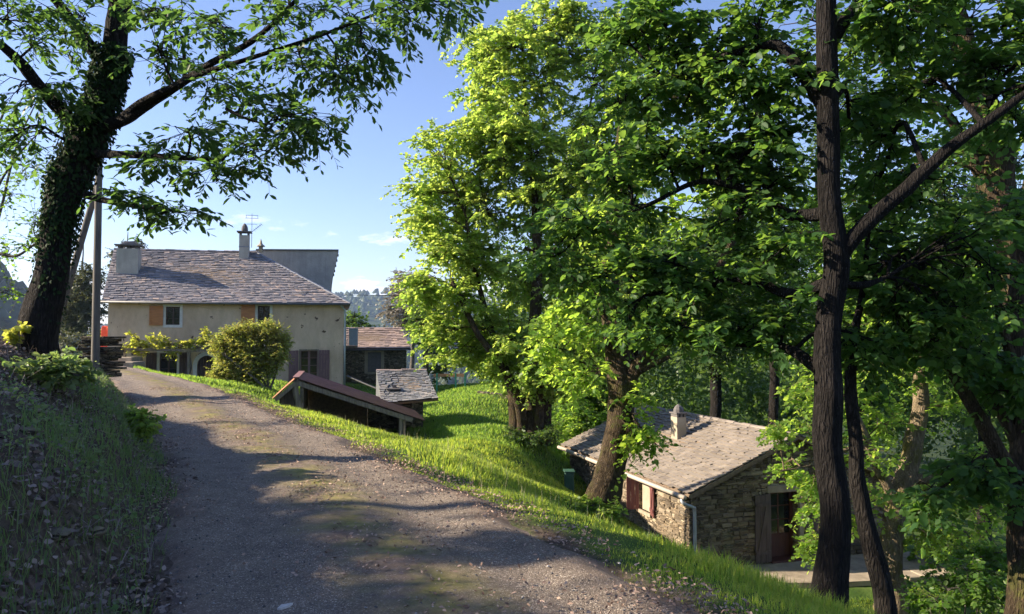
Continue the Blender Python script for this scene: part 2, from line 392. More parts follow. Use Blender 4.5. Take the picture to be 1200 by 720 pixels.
# around the house and the shed
CP(200, 448, 33); CP(300, 452, 34); C3(-20.8, 38.5, .55); C3(-12, 39, -.75); C3(-17.5, 38.2, -.7); C3(-10, 36, -1.4); C3(-9.5, 30, -1.2); CP(349, 488, 24.2); CP(400, 509, 24.4); CP(470, 524, 24.8); CP(475, 527, 21); CP(470, 518, 15.5); CP(440, 508, 16.2); CP(500, 524, 15); CP(400, 497, 17.5); CP(430, 512, 20.5); C3(-4, 31, -1.8); C3(-7, 40, -2); C3(-4, 36, -1.7)
CP(347, 483, 20.5); C3(-15, 50, -1.0); C3(-30, 55, -1)
cp = np.array(cp)
def _U(r2): return np.where(r2 > 1e-9, .5*r2*np.log(np.maximum(r2, 1e-9)), 0)
_n = len(cp)
_d2 = ((cp[:, None, :2]-cp[None, :, :2])**2).sum(-1)
A_ = np.zeros((_n+3, _n+3)); A_[:_n, :_n] = _U(_d2)+np.eye(_n)*.25; A_[:_n, _n] = 1; A_[:_n, _n+1:] = cp[:, :2]; A_[_n:, :_n] = A_[:_n, _n:].T
_w = np.linalg.solve(A_, np.concatenate([cp[:, 2], [0, 0, 0]]))
def tps(x, y):
    out = np.empty_like(x)
    for i in range(0, len(x), 20000):
        xs = x[i:i+20000]; ys = y[i:i+20000]
        r2 = (xs[:, None]-cp[None, :, 0])**2+(ys[:, None]-cp[None, :, 1])**2
        out[i:i+20000] = _U(r2)@_w[:_n]+_w[_n]+_w[_n+1]*xs+_w[_n+2]*ys
    return out
def sstep(a, b, v): t = np.clip((v-a)/(b-a), 0, 1); return t*t*(3-2*t)
def far_z(x, y):
    """valley and wooded hills round about"""
    d = np.hypot(x, y); az = np.degrees(np.arctan2(x, y))
    z = -10-.10*np.clip(d-60, 0, 350)
    def ridge(dist, wid, az0, azw, h): return h*np.exp(-((d-dist)/wid)**2)*np.exp(-((az-az0)/azw)**2)
    z = z+ridge(640, 230, -42, 12, 118)+ridge(1900, 500, -8, 22, 150)+ridge(2000, 500, 34, 14, 120)
    z = z+ridge(900, 260, -17, 5, 66)+ridge(800, 300, 24, 18, 90)+ridge(800, 300, -75, 25, 40)+ridge(700, 300, 150, 70, 90)
    z = z+fbm2(x, y, 170, 4, 5)*np.clip((d-120)/300, 0, 1)*9
    return z
def ground_z(x, y):
    x = np.asarray(x, float); y = np.asarray(y, float); sh = x.shape; x = x.ravel(); y = y.ravel()
    cx = np.clip(x, -42, 42); cy = np.clip(y, -14, 60)
    z = tps(cx, cy)
    dist = np.hypot(x-cx, y-cy)
    k = sstep(0, 45, dist)
    z = np.clip(z, -14, 7)*(1-k)+far_z(x, y)*k
    near = np.hypot(x, y-12) < 45
    if near.any():
        xx = x[near]; yy = y[near]
        z[near] += .035*fbm2(xx, yy, .7, 3, 2)+.05*fbm2(xx, yy, 2.6, 2, 9)
        # bank: rougher, hollows
        bk = sstep(.2, .9, road_l(yy)-xx)*(1-sstep(5, 9, road_l(yy)-xx))*(yy < 24)
        z[near] += bk*(.10*fbm2(xx, yy, .8, 3, 31))
    # road bed
    rl, rr, rz = road_l(y), road_r(y), road_z(y)
    on = (y > -13) & (y < 60)
    e = np.maximum(rl-x, x-rr)           # outside distance
    kk = np.where(on, 1-sstep(-.1, .75, e), 0)
    z = z*(1-kk)+(rz-.05)*kk
    # patio level
    u = (x-4.4)*.958+(y-19)*.286; w = (x-4.4)*-.286+(y-19)*.958
    pm = sstep(1.2, 2.2, u)*(1-sstep(9, 10, u))*sstep(-2.6, -2.0, w)*(1-sstep(.5, 1.5, w))
    z = z*(1-pm)+np.minimum(z, -4.3)*pm
    return z.reshape(sh)
def gz(x, y): return float(ground_z(np.array([x]), np.array([y]))[0])

def axis(lo, hi, step, far, g=1.13):
    a = list(np.arange(lo, hi+1e-6, step)); s = step
    while a[-1] < far: s = min(s*g, 90); a.append(a[-1]+s)
    s = step
    while a[0] > -far: s = min(s*g, 90); a.insert(0, a[0]-s)
    return np.array(a)
gx = axis(-12, 11, .11, 3000); gy = axis(-1.5, 30, .13, 3000)
GX, GY = np.meshgrid(gx, gy, indexing='xy')
GZ = ground_z(GX, GY)
nx, ny = len(gx), len(gy)
idx = np.arange(nx*ny).reshape(ny, nx)
gq = np.stack([idx[:-1, :-1], idx[:-1, 1:], idx[1:, 1:], idx[1:, :-1]], -1).reshape(-1, 4)
def bare_w(x, y):
    rl, rr = road_l(y), road_r(y)
    b1 = sstep(-.75, -.3, rl-x)*(1-sstep(4.5, 7, rl-x))*(y < 26)*.95                    # leaf mould on the bank
    b2 = 1.0*(1-sstep(.1, .4, np.abs(x-rr)+.25*fbm2(x, y, .5, 2, 3)))*(y < 30)
    return np.clip(np.maximum(b1, b2), 0, 1)
_x, _y = GX.ravel(), GY.ravel()
bare = bare_w(_x, _y)
woods = sstep(70, 120, np.hypot(_x, _y))
me = np_mesh('ground', np.stack([_x, _y, GZ.ravel()], -1), gq, smooth=True, attrs={'bare': bare, 'woods': woods})
def m_ground():
    m, nt, b = mat('ground_soil_grass'); v = coords(nt)
    n1 = noise(nt, v, 1.3, 6); n2 = noise(nt, v, 14, 5)
    grass = ramp(nt, n1, [(.3, (.045, .085, .02)), (.55, (.08, .125, .03)), (.75, (.115, .135, .045))])
    soil = ramp(nt, n2, [(.3, (.045, .034, .028)), (.55, (.105, .078, .063)), (.75, (.19, .145, .115))])
    bw = math_(nt, 'ADD', attr(nt, 'bare'), math_(nt, 'MULTIPLY_ADD', n1, .8, -.4), clamp=True)
    col = mix(nt, bw, grass, soil)
    wood = ramp(nt, noise(nt, v, .06, 8, .7), [(.35, (.022, .038, .018)), (.6, (.05, .07, .03)), (.75, (.09, .10, .05))])
    col = mix(nt, attr(nt, 'woods'), col, wood)
    L(nt, col, b.inputs['Base Color']); b.inputs['Roughness'].default_value = 1; b.inputs['Specular IOR Level'].default_value = .05
    bump(nt, b, n2, .8, .03); return m
tag(link('ground', me, m_ground()), 'grassy hillside with a leafy bank and wooded hills around', kind='structure')

# road: rows of constant depth, ragged edges, edges tucked below the ground
ry = np.concatenate([np.arange(-9, 3, .15), np.arange(3, 14, .07), np.arange(14, 30, .12), np.arange(30, 58, .3)])
nu = 60
uu = np.linspace(0, 1, nu)
rl = road_l(ry)-.05+.09*vnoise(np.stack([ry*2.3, ry*0, ry*0+13], -1), 14)+.12*vnoise(np.stack([ry*1.1, ry*0, ry*0+3], -1), 4)+.05*vnoise(np.stack([ry*5, ry*0, ry*0], -1), 5)
rr = road_r(ry)+.05+.09*vnoise(np.stack([ry*2.1, ry*0, ry*0+18], -1), 16)+.14*vnoise(np.stack([ry*.9, ry*0, ry*0+8], -1), 6)+.06*vnoise(np.stack([ry*5, ry*0, ry*0], -1), 7)
UX = rl[:, None]+(rr-rl)[:, None]*uu[None]; UY = np.repeat(ry[:, None], nu, 1)
ed = np.minimum(uu, 1-uu)[None]*(rr-rl)[:, None]
ruts = -.03*np.exp(-((uu-.24)/.1)**2)-.03*np.exp(-((uu-.76)/.1)**2)+.015*np.exp(-((uu-.5)/.12)**2)
UZ = road_z(UY)+.012+ruts[None]+.012*fbm2(UX.ravel(), UY.ravel(), .5, 3, 12).reshape(UX.shape)-.075*(1-sstep(0, .3, ed))
ridx = np.arange(UX.size).reshape(UX.shape)
rq = np.stack([ridx[:-1, :-1], ridx[:-1, 1:], ridx[1:, 1:], ridx[1:, :-1]], -1).reshape(-1, 4)
me = np_mesh('road', np.stack([UX.ravel(), UY.ravel(), UZ.ravel()], -1), rq, smooth=True, attrs={'u': np.repeat(uu[None], len(ry), 0).ravel()})
def m_road():
    m, nt, b = mat('worn_gravel_road'); v = coords(nt)
    n1 = noise(nt, v, .9, 6, .65); n2 = noise(nt, v, 6, 5, .7)
    vo = N(nt, 'ShaderNodeTexVoronoi'); vo.inputs['Scale'].default_value = 135; L(nt, v, vo.inputs['Vector'])
    vs = N(nt, 'ShaderNodeSeparateColor'); L(nt, vo.outputs['Color'], vs.inputs[0])
    base = ramp(nt, vs.outputs[0], [(.0, (.095, .075, .062)), (.55, (.165, .134, .11)), (.88, (.24, .198, .16)), (1, (.50, .44, .37))])
    base = mix(nt, .8, base, ramp(nt, noise(nt, v, 2.8, 7, .72), [(.3, (.55, .53, .52)), (.55, (1, .98, .95)), (.72, (1.3, 1.24, 1.15))]), 'MULTIPLY')
    u = attr(nt, 'u')
    brown = ramp(nt, n2, [(.3, (.085, .06, .047)), (.5, (.17, .12, .09)), (.7, (.30, .215, .16))])
    ctr = math_(nt, 'SUBTRACT', 1.0, math_(nt, 'MULTIPLY', math_(nt, 'ABSOLUTE', math_(nt, 'SUBTRACT', u, .52)), 5.5), clamp=True)
    edge = math_(nt, 'MULTIPLY_ADD', math_(nt, 'ABSOLUTE', math_(nt, 'SUBTRACT', u, .5)), 6.0, -2.1, clamp=True)
    rag = math_(nt, 'MULTIPLY_ADD', n1, 3.6, -.85)
    col = mix(nt, math_(nt, 'MULTIPLY', math_(nt, 'ADD', edge, math_(nt, 'MULTIPLY', ctr, .95)), rag, clamp=True), base, brown)
    n3 = noise(nt, coords(nt, (1, .8, 1)), 1.7, 6, .7)
    mossf = math_(nt, 'MULTIPLY', ctr, math_(nt, 'MULTIPLY_ADD', n3, 5.0, -2.05), clamp=True)
    moss = ramp(nt, n2, [(.3, (.10, .115, .02)), (.7, (.30, .26, .055))])
    col = mix(nt, math_(nt, 'MULTIPLY', mossf, .85), col, moss)
    L(nt, col, b.inputs['Base Color']); b.inputs['Roughness'].default_value = .85; b.inputs['Specular IOR Level'].default_value = .25
    h = math_(nt, 'ADD', math_(nt, 'MULTIPLY', vo.outputs['Distance'], -1.0), math_(nt, 'MULTIPLY', n2, 1.5))
    bump(nt, b, h, .5, .01); return m
tag(link('road', me, m_road()), 'narrow gravelly asphalt lane with moss down its middle', kind='structure')

# ------------------------------------------------------------------ leaves
LEAF8 = (np.array([[0, 0, 0], [.28, .36, .05], [.66, .30, .03], [1, 0, -.12], [.66, -.30, .03], [.28, -.36, .05]]), [(0, 1, 2, 3), (0, 3, 4, 5)])
LEAFN = (np.array([[0, 0, 0], [.35, .17, .04], [.68, .21, .0], [1, 0, -.10], [.68, -.21, .0], [.35, -.17, .04]]), [(0, 1, 2, 3), (0, 3, 4, 5)])
LEAF4 = (np.array([[0, 0, 0], [.5, .40, .06], [1, 0, -.08], [.5, -.40, .06]]), [(0, 1, 2, 3)])
LEAFM = (np.array([[0, 0, 0], [.05, .42, .02], [.42, .28, .05], [.55, .55, .0], [.66, .22, .03], [1, 0, -.14], [.66, -.22, .03], [.55, -.55, 0], [.42, -.28, .05], [.05, -.42, .02]]),
         [(0, 1, 2, 4), (2, 3, 4), (0, 4, 5), (0, 5, 6), (6, 7, 8), (0, 6, 8, 9)])
def leaf_mesh(name, pos, ax, nrm, size, shape, rnd=None):
    n = len(pos); T, faces = shape; k = len(T)
    ax = norm(ax); sd = norm(np.cross(nrm, ax)); up = np.cross(ax, sd)
    V = pos[:, None]+size[:, None, None]*(T[None, :, 0:1]*ax[:, None]+T[None, :, 1:2]*sd[:, None]+T[None, :, 2:3]*up[:, None])
    off = (np.arange(n)*k)[:, None]
    q = [np.array(f)[None]+off for f in faces if len(f) == 4]; t = [np.array(f)[None]+off for f in faces if len(f) == 3]
    rnd = rng.random(n) if rnd is None else rnd
    return np_mesh(name, V.reshape(-1, 3), np.concatenate(q) if q else None, np.concatenate(t) if t else None, attrs={'rnd': np.repeat(rnd, k)})

class Tree:
    def __init__(s):
        s.V = []; s.q = []; s.n = 0; s.nodes = []; s.noder = []; s.tw = []
    def add(s, V, q): s.V.append(V); s.q.append(q+s.n); s.n += len(V)
    def limb(s, pts, radii, sides=12, rough=.06, flare=0, node_from=0.0):
        n = max(8, len(pts)*7)
        P = catmull(pts, n); r = np.interp(np.linspace(0, 1, n), np.linspace(0, 1, len(radii)), radii)
        if flare: r = r*(1+flare*np.exp(-np.linspace(0, 1, n)*16))
        P = P+(np.stack([vnoise(P*1.7, 1), vnoise(P*1.7, 2), vnoise(P*1.7, 3)], -1))*r[:, None]*.25
        V, q = tube_batch(P[None], r[None], sides)
        c = np.repeat(P, sides, 0); d = V-c
        nz = vnoise(V*np.array([6, 6, 2.0]), 4)*.6+vnoise(V*np.array([14, 14, 4.]), 5)*.5
        V = c+d*(1+rough*2.2*nz)[:, None]
        s.add(V, q)
        k = int(n*node_from); s.nodes += list(P[k:]); s.noder += list(r[k:])
        return P
    def grow(s, lobes, nsub, ntw, twl, seed, droop=.25, subr=.016, flat=.6, main_r=.05):
        """lobes: (centre, radii xyz[, weight])"""
        g = np.random.default_rng(seed)
        nodes = np.array(s.nodes); nr = np.array(s.noder)
        nn = len(nodes)
        for lb in lobes:
            c, rad = np.asarray(lb[0], float), np.asarray(lb[1], float); w = lb[2] if len(lb) > 2 else 1
            dd = np.linalg.norm(nodes-c, axis=1)+.5*np.maximum(0, nodes[:, 2]-c[2])
            k = int(np.argmin(dd)); a = nodes[k]; ln = np.linalg.norm(c-a)
            m1 = a+(c-a)*.35+np.array([0, 0, .16])*ln+g.normal(0, .07, 3)*ln; m2 = a+(c-a)*.72+np.array([0, 0, .08])*ln+g.normal(0, .08, 3)*ln
            Pm = catmull([a, m1, m2, c], 12); r0 = min(nr[k]*.7, main_r, .012+.012*ln)
            V, q = tube_batch(Pm[None], np.linspace(r0, max(.008, r0*.35), 12)[None], 6); s.add(V, q)
            ns = max(2, int(nsub*w))
            d = norm(g.normal(0, 1, (ns, 3))); tgt = c+d*rad*(g.random((ns, 1))**.45)
            t0 = g.uniform(.3, 1, ns); st = Pm[(t0*11).astype(int)]
            ml = np.linalg.norm(tgt-st, axis=1)[:, None]
            a1 = st+(tgt-st)*.35+g.normal(0, .09, (ns, 3))*ml+np.array([0, 0, .08])*ml; a2 = st+(tgt-st)*.7+g.normal(0, .08, (ns, 3))*ml+np.array([0, 0, .05])*ml
            Ps = np.stack([st, a1, a2, tgt], 1)
            V, q = tube_batch(Ps, np.linspace(subr, subr*.35, 4)[None].repeat(ns, 0), 4); s.add(V, q)
            # twigs
            tt = g.uniform(.25, 1.0, (ns, ntw)); seg = np.minimum((tt*3).astype(int), 2); fr = tt*3-seg
            ii = np.arange(ns)[:, None]
            ts = (Ps[ii, seg]*(1-fr)[..., None]+Ps[ii, seg+1]*fr[..., None]).reshape(-1, 3)
            sdir = norm(Ps[ii, seg+1]-Ps[ii, seg]).reshape(-1, 3)
            rn = g.normal(0, 1, sdir.shape)*np.array([1, 1, flat])
            td = norm(sdir*.7+rn*.75+norm(ts-c)*.35)
            s.tw.append((ts, td, twl*g.uniform(.5, 1.15, len(ts))))
        s.droop = droop
    def twigs(s): return [np.concatenate([t[k] for t in s.tw]) for k in range(3)]
    def leaves(s, name, k, size, shape, seed, nz=1.0, spread=1.0, twig_r=.006, hang=.3, tip=0.0):
        g = np.random.default_rng(seed)
        ts, td, tl = s.twigs(); T = len(ts)
        end = ts+td*tl[:, None]+np.array([0, 0, -1])*(s.droop*tl)[:, None]; mid = ts+td*tl[:, None]*.5+np.array([0, 0, -.12])*(s.droop*tl)[:, None]
        V, q = tube_batch(np.stack([ts, mid, end], 1), np.array([twig_r, twig_r*.75, twig_r*.4])[None].repeat(T, 0), 3); s.add(V, q)
        f = np.linspace(.15, 1, k)[None]+g.uniform(-.06, .06, (T, k)); f = np.clip(f, 0.05, 1.0)
        if tip: f = 1-(1-f)*(1-tip)
        pos = ts[:, None]+td[:, None]*(tl[:, None]*f)[..., None]+np.array([0, 0, -1])*(s.droop*tl[:, None]*f*f)[..., None]
        side = norm(np.cross(td, np.array([0, 0, 1.])))[:, None]*np.where(np.arange(k) % 2, 1, -1)[None, :, None]
        ax = td[:, None]*.55+side*spread+np.array([0, 0, -hang])+g.normal(0, .33, (T, k, 3))
        nr = np.array([0, 0, nz])+g.normal(0, .55, (T, k, 3))
        sz = size*g.uniform(.45, 1.2, (T, k))*g.uniform(.75, 1.15, (T, 1))
        base = np.repeat(g.random(T), k)
        return leaf_mesh(name, pos.reshape(-1, 3), ax.reshape(-1, 3), nr.reshape(-1, 3), sz.ravel(), shape, np.clip(base*.5+g.random(T*k)*.5, 0, 1))
    def finish(s, root, bark, leafmesh, leafmat, trunk='trunk', crown='crown'):
        V = np.concatenate(s.V); q = np.concatenate(s.q)
        link(trunk, np_mesh(trunk, V, q, smooth=True), bark, root)
        if leafmesh is not None: link(crown, leafmesh, leafmat, root)

def lob(px, py, Y, rx, ry, dz=None, w=1):
    """crown lobe whose size is given in photo pixels at its own depth"""
    s = Y/F; return (pix(px, py, Y), np.array([rx*s, (dz if dz else (rx+ry)*.5*s), ry*s]), w)
SCN = {}
# ------------------------------------------------------------------ buildings
class Fr:
    """frame on a facade: a along the wall, b up, c outwards"""
    def __init__(s, O, u, n): s.O = np.asarray(O, float); s.u = norm(u); s.n = norm(n)
    def p(s, a, b, c=0.): return s.O+s.u*a+np.array([0, 0, 1.])*b+s.n*c
    def ab(s, px, py, c=0.):
        w = ray_plane(px, py, s.O+s.n*c, s.n)-s.O
        return float(np.dot(w, s.u)), float(w[2])
    def box(s, mb, a0, a1, b0, b1, c0, c1, r=0.):
        mb.hexa([s.p(a0, b0, c1), s.p(a1, b0, c1), s.p(a1, b0, c0), s.p(a0, b0, c0), s.p(a0, b1, c1), s.p(a1, b1, c1), s.p(a1, b1, c0), s.p(a0, b1, c0)], r)
    def wall(s, mb, a0, a1, b0, b1, thick, holes):
        """solid wall pieces round rectangular holes"""
        aa = sorted({a0, a1, *[h[0] for h in holes], *[h[1] for h in holes]}); bb = sorted({b0, b1, *[h[2] for h in holes], *[h[3] for h in holes]})
        aa = [x for x in aa if a0 <= x <= a1]; bb = [x for x in bb if b0 <= x <= b1]
        for i in range(len(aa)-1):
            j0 = None
            for j in range(len(bb)):
                inside = j < len(bb)-1 and not any(h[0] < (aa[i]+aa[i+1])/2 < h[1] and h[2] < (bb[j]+bb[j+1])/2 < h[3] for h in holes)
                if inside and j0 is None: j0 = j
                if not inside and j0 is not None:
                    s.box(mb, aa[i], aa[i+1], bb[j0], bb[j], -thick, 0); j0 = None

def shutter(fr, root, a0, a1, b0, b1, mt, c=.03, kind='board', label=None, tilt=0.0):
    m = MB(); cc = c
    if kind == 'board':
        n = max(3, int((a1-a0)/.13)); w = (a1-a0)/n
        for k in range(n):
            fr.box(m, a0+k*w+.004, a0+(k+1)*w-.004, b0+random.uniform(-.01, .01), b1+random.uniform(-.01, .01), cc, cc+.03)
        o = m.build('shutter', mt, root)
        m2 = MB()
        h = b1-b0
        fr.box(m2, a0+.02, a1-.02, b0+h*.12, b0+h*.12+.09, cc+.03, cc+.052); fr.box(m2, a0+.02, a1-.02, b1-h*.12-.09, b1-h*.12, cc+.03, cc+.052)
        m2.hexa([fr.p(a0+.05, b0+h*.14, cc+.05), fr.p(a0+.15, b0+h*.14, cc+.05), fr.p(a0+.15, b0+h*.14, cc+.03), fr.p(a0+.05, b0+h*.14, cc+.03),
                 fr.p(a1-.15, b1-h*.14, cc+.05), fr.p(a1-.05, b1-h*.14, cc+.05), fr.p(a1-.05, b1-h*.14, cc+.03), fr.p(a1-.15, b1-h*.14, cc+.03)])
        m2.build('brace', mt, o)
    else:                                   # framed and panelled shutter
        fr.box(m, a0, a1, b0, b1, cc, cc+.022)
        w = .075
        for (x0, x1, y0, y1) in ((a0, a0+w, b0, b1), (a1-w, a1, b0, b1), (a0+w, a1-w, b0, b0+w), (a0+w, a1-w, b1-w, b1), (a0+w, a1-w, b0+(b1-b0)*.36, b0+(b1-b0)*.36+w)):
            fr.box(m, x0, x1, y0, y1, cc+.022, cc+.045)
        o = m.build('shutter', mt, root)
    if label: o['label'] = label
    return o
def window(fr, root, a0, a1, b0, b1, depth=.18, nx_=2, ny_=2, fm=None, surround=None, sw=.13, sill=True, name='window', mid=.05):
    fm = fm or M['frame_white']
    m = MB(); w = .05; c0, c1 = -depth, -depth+.05
    for (x0, x1, y0, y1) in ((a0, a0+w, b0, b1), (a1-w, a1, b0, b1), (a0+w, a1-w, b0, b0+w), (a0+w, a1-w, b1-w, b1)): fr.box(m, x0, x1, y0, y1, c0, c1)
    for k in range(1, nx_):
        x = a0+(a1-a0)*k/nx_; h = mid if k == nx_/2 else .014; fr.box(m, x-h, x+h, b0+w, b1-w, c0+.006, c1-.006)
    for k in range(1, ny_):
        y = b0+(b1-b0)*k/ny_; fr.box(m, a0+w, a1-w, y-.013, y+.013, c0+.012, c1-.012)
    o = m.build(name, fm, root)
    g = MB(); fr.box(g, a0+.01, a1-.01, b0+.01, b1-.01, c0+.016, c0+.024); g.build('pane', M['glass'], o)
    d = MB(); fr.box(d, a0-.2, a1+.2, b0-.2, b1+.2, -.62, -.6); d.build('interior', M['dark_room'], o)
    if surround:
        s = MB()
        fr.box(s, a0-sw, a0, b0-sw, b1+sw, -.06, .022); fr.box(s, a1, a1+sw, b0-sw, b1+sw, -.06, .022); fr.box(s, a0, a1, b1, b1+sw, -.06, .022); fr.box(s, a0, a1, b0-sw, b0, -.06, .035)
        s.build('surround', surround, o)
    return o

def tile_roof(name, quad, mt, root, course=.24, width=.3, thick=.03, seed=1, sag=.03, tones=(.5, .22)):
    """quad: eave left, eave right, ridge right, ridge left; every slate its own small slab"""
    g = np.random.default_rng(seed); eL, eR, rR, rL = [np.asarray(p, float) for p in quad]
    nrm = norm(np.cross(eR-eL, rL-eL)); nrm = nrm if nrm[2] > 0 else -nrm
    up = (np.linalg.norm(rL-eL)+np.linalg.norm(rR-eR))/2; n = int(up/course)
    m = MB()
    for i in range(n):
        t0 = i/n; t1 = min(1, (i+1.35)/n)
        a0, b0 = eL+(rL-eL)*t0, eR+(rR-eR)*t0; a1, b1 = eL+(rL-eL)*t1, eR+(rR-eR)*t1
        ln = np.linalg.norm(b0-a0); x = -g.uniform(0, .5)*width
        while x < ln:
            w = width*g.uniform(.6, 1.35); f0 = max(0, x/ln); f1 = min(1, (x+w-.012)/ln)
            if f1-f0 > .002:
                s0 = g.normal(0, .012); dz = -sag*math.sin(math.pi*f0)*math.sin(math.pi*t0)*3
                lift = thick*g.uniform(.9, 1.5)+.012; j = g.normal(0, .02)
                dn = norm(a0-a1)
                p0, p1 = a0+(b0-a0)*f0+dn*j, a0+(b0-a0)*f1+dn*(j+g.normal(0, .008)); q1, q0 = a1+(b1-a1)*f1, a1+(b1-a1)*f0
                z = np.array([0, 0, dz])
                lo = [p0+z+nrm*(lift-thick), p1+z+nrm*(lift-thick+s0*.6), q1+z-nrm*.012, q0+z-nrm*.012]
                hi = [p0+z+nrm*lift, p1+z+nrm*(lift+s0*.6), q1+z+nrm*.008, q0+z+nrm*.008]
                m.hexa(lo+hi, float(np.clip(g.normal(*tones), 0, 1)))
            x += w
    o = m.build(name, mt, root)
    d = MB(); d.prism([eL-nrm*.10, eR-nrm*.10, rR-nrm*.10, rL-nrm*.10], nrm*.07); d.build('roof_deck', M['timber'], o)
    return o
def ridge_tiles(name, a, b, mt, root, seg=.42, r=.12):
    m = MB(); a = np.asarray(a, float); b = np.asarray(b, float); n = max(2, int(np.linalg.norm(b-a)/seg)); d = norm(b-a); sd = norm(np.cross(d, (0, 0, 1)))
    for k in range(n):
        p = a+(b-a)*k/n; q = a+(b-a)*(k+1.06)/n; j = random.uniform(-.015, .015)
        ring = [(math.cos(t)*r*1.15, math.sin(t)*r*.7-.03) for t in np.linspace(0, math.pi, 7)]
        ring2 = [(x*.9, y*.9) for x, y in ring]
        pts = [p+sd*x+np.array([0, 0, y+j]) for x, y in ring]
        pts2 = [q+sd*x+np.array([0, 0, y+j]) for x, y in ring2]
        for i in range(6): m.poly([pts[i], pts[i+1], pts2[i+1], pts2[i]], random.random())
        m.poly(pts); m.poly(pts2[::-1])
    return m.build(name, mt, root)
def gutter(name, a, b, mt, root, r=.07):
    m = MB(); m.tube([a, (np.asarray(a)+b)/2, b], r, 10); return m.build(name, mt, root, smooth=True)
def half_tube(name, pts, r, mt, root): 
    m = MB(); m.tube(pts, r, 10); return m.build(name, mt, root, smooth=True)

def farmhouse():
    A = pix(127, 352, 40.0); th = R(13); u = np.array([math.cos(th), math.sin(th), 0]); n = np.array([math.sin(th), -math.cos(th), 0])
    f = Fr((A[0], A[1], 0), u, n); W = f.ab(403, 352)[0]; top = A[2]
    root = empty('farmhouse', f.p(W/2, gz(*f.p(W/2, 0)[:2])), 'long rendered farmhouse with grey slate roof, orange upper shutters and two chimneys', 'house')
    SCN['house'] = (root, f, W, top)
    def rect(x0, y0, x1, y1): a0, b1 = f.ab(x0, y0); a1, b0 = f.ab(x1, y1); return (a0, a1, b0, b1)
    w1 = rect(194.5, 359.5, 210.5, 381); w2 = rect(302, 358.5, 316, 379); w3 = rect(352, 411, 372, 446)
    d1 = rect(187, 414, 207, 448); d2 = rect(231, 417, 254, 447)
    hole2 = (d2[0], d2[1], d2[2]-.4, d2[3])
    d1 = (d1[0], d1[1], d1[2]-.1, d1[3])
    m = MB(); f.wall(m, 0, W, -4, top, .45, [w1, w2, w3, d1, hole2])
    # spandrels of the arched door
    ac = (d2[0]+d2[1])/2; rad = (d2[1]-d2[0])/2; zs = d2[3]-rad
    for k in range(8):
        t0, t1 = math.pi*k/8, math.pi*(k+1)/8
        x0, x1 = ac+rad*math.cos(t0), ac+rad*math.cos(t1)
        f_p = [f.p(x0, zs+rad*math.sin(t0), -.002), f.p(x1, zs+rad*math.sin(t1), -.002), f.p(x1, d2[3]+.02, -.002), f.p(x0, d2[3]+.02, -.002)]
        m.prism(f_p, f.n*-.25)
    D = 6.4
    for a in (0, W):                        # end walls, back wall
        s_ = 0.002 if a == 0 else -.452
        f.box(m, a+s_, a+s_+.45, -4, top-.002, -D, -.45)
    f.box(m, .46, W-.46, -4, top-.004, -D, -D+.4)
    m.build('wall', M['render'], root)
    # roof
    ev = .38; zl = top+.05
    eL = f.p(-.22, zl-.13, ev); eR = f.p(W+.35, zl-.13, ev)
    rdep = -4.3
    rLp = ray_plane(134, 293.5, f.p(0, 0, rdep), f.n); rRp = ray_plane(301, 294, f.p(0, 0, rdep), f.n)
    rLp[2] = rRp[2] = (rLp[2]+rRp[2])/2
    tile_roof('roof', (eL, eR, rRp, rLp), M['slate_house'], root, .22, .28, .042, 3)
    bk = -f.n*4.6; 
    m = MB(); m.prism([rLp, rRp, f.p(W+.35, zl-.13, -D-.9), f.p(-.22, zl-.13, -D-.9)], (0, 0, -.08)); m.prism([eR, f.p(W+.35, zl-.13, -D-.9), rRp], (0, 0, -.08))
    m.prism([f.p(.02, top-.2, -.5), f.p(.02, top-.2, -D+.1), rLp+np.array([0, 0, -.3])+f.u*.25], f.u*.3)
    m.build('rear_roof', M['slate_house'], root)
    ridge_tiles('ridge_cap', rLp, rRp, M['slate_house'], root, .45, .13)
    ridge_tiles('hip_cap', rRp, eR+np.array([0, 0, .05]), M['lead'], root, .4, .10)
    half_tube('gutter', [eL-f.u*.02+f.n*.05-np.array([0, 0, .03]), (eL+eR)/2+f.n*.05-np.array([0, 0, .045]), eR+f.n*.05-np.array([0, 0, .03])], .065, M['gutter_dark'], root)
    for k in range(24):
        m = MB(); f.box(m, .2+k*(W-.4)/23-.05, .2+k*(W-.4)/23+.05, top-.12, top-.03, .005, ev-.06); m.build('rafter_end', M['timber'], root)
    # downpipe at the right hand corner
    pa = f.ab(404.5, 352, .1)[0]
    m = MB(); m.tube([f.p(pa-.28, top-.12, ev), f.p(pa-.2, top-.2, ev-.04), f.p(pa-.02, top-.42, .14), f.p(pa, top-.6, .1), f.p(pa, top-2.6, .1), f.p(pa+.01, -1.2, .1)], .055, 10)
    m.build('downpipe', M['zinc'], root, smooth=True)
    # windows and their shutters
    for w, nx_, ny_ in ((w1, 2, 3), (w2, 2, 3)):
        window(f, root, *w, nx_=nx_, ny_=ny_, fm=M['dark_room'] if False else M['shutter_brown'], surround=M['white_paint'], sw=.14, mid=.035)
    s = rect(175.5, 358.5, 191.2, 381.5); shutter(f, root, *s, M['shutter_orange'], .045, 'panel', 'glossy orange varnished shutter left of the left upper window')
    s = rect(283, 357, 298.8, 380.5); shutter(f, root, *s, M['shutter_orange'], .045, 'panel', 'orange varnished shutter left of the right upper window')
    window(f, root, *w3, nx_=2, ny_=4, fm=M['shutter_mauve'], surround=M['old_wood'], sw=.07, mid=.06)
    s = rect(338.5, 411, 349.5, 447); shutter(f, root, *s, M['shutter_mauve'], .03, 'board', 'faded mauve board shutter near the bush')
    s = rect(373.5, 410.5, 386, 447); shutter(f, root, *s, M['shutter_mauve'], .03, 'board', 'faded mauve board shutter towards the downpipe')
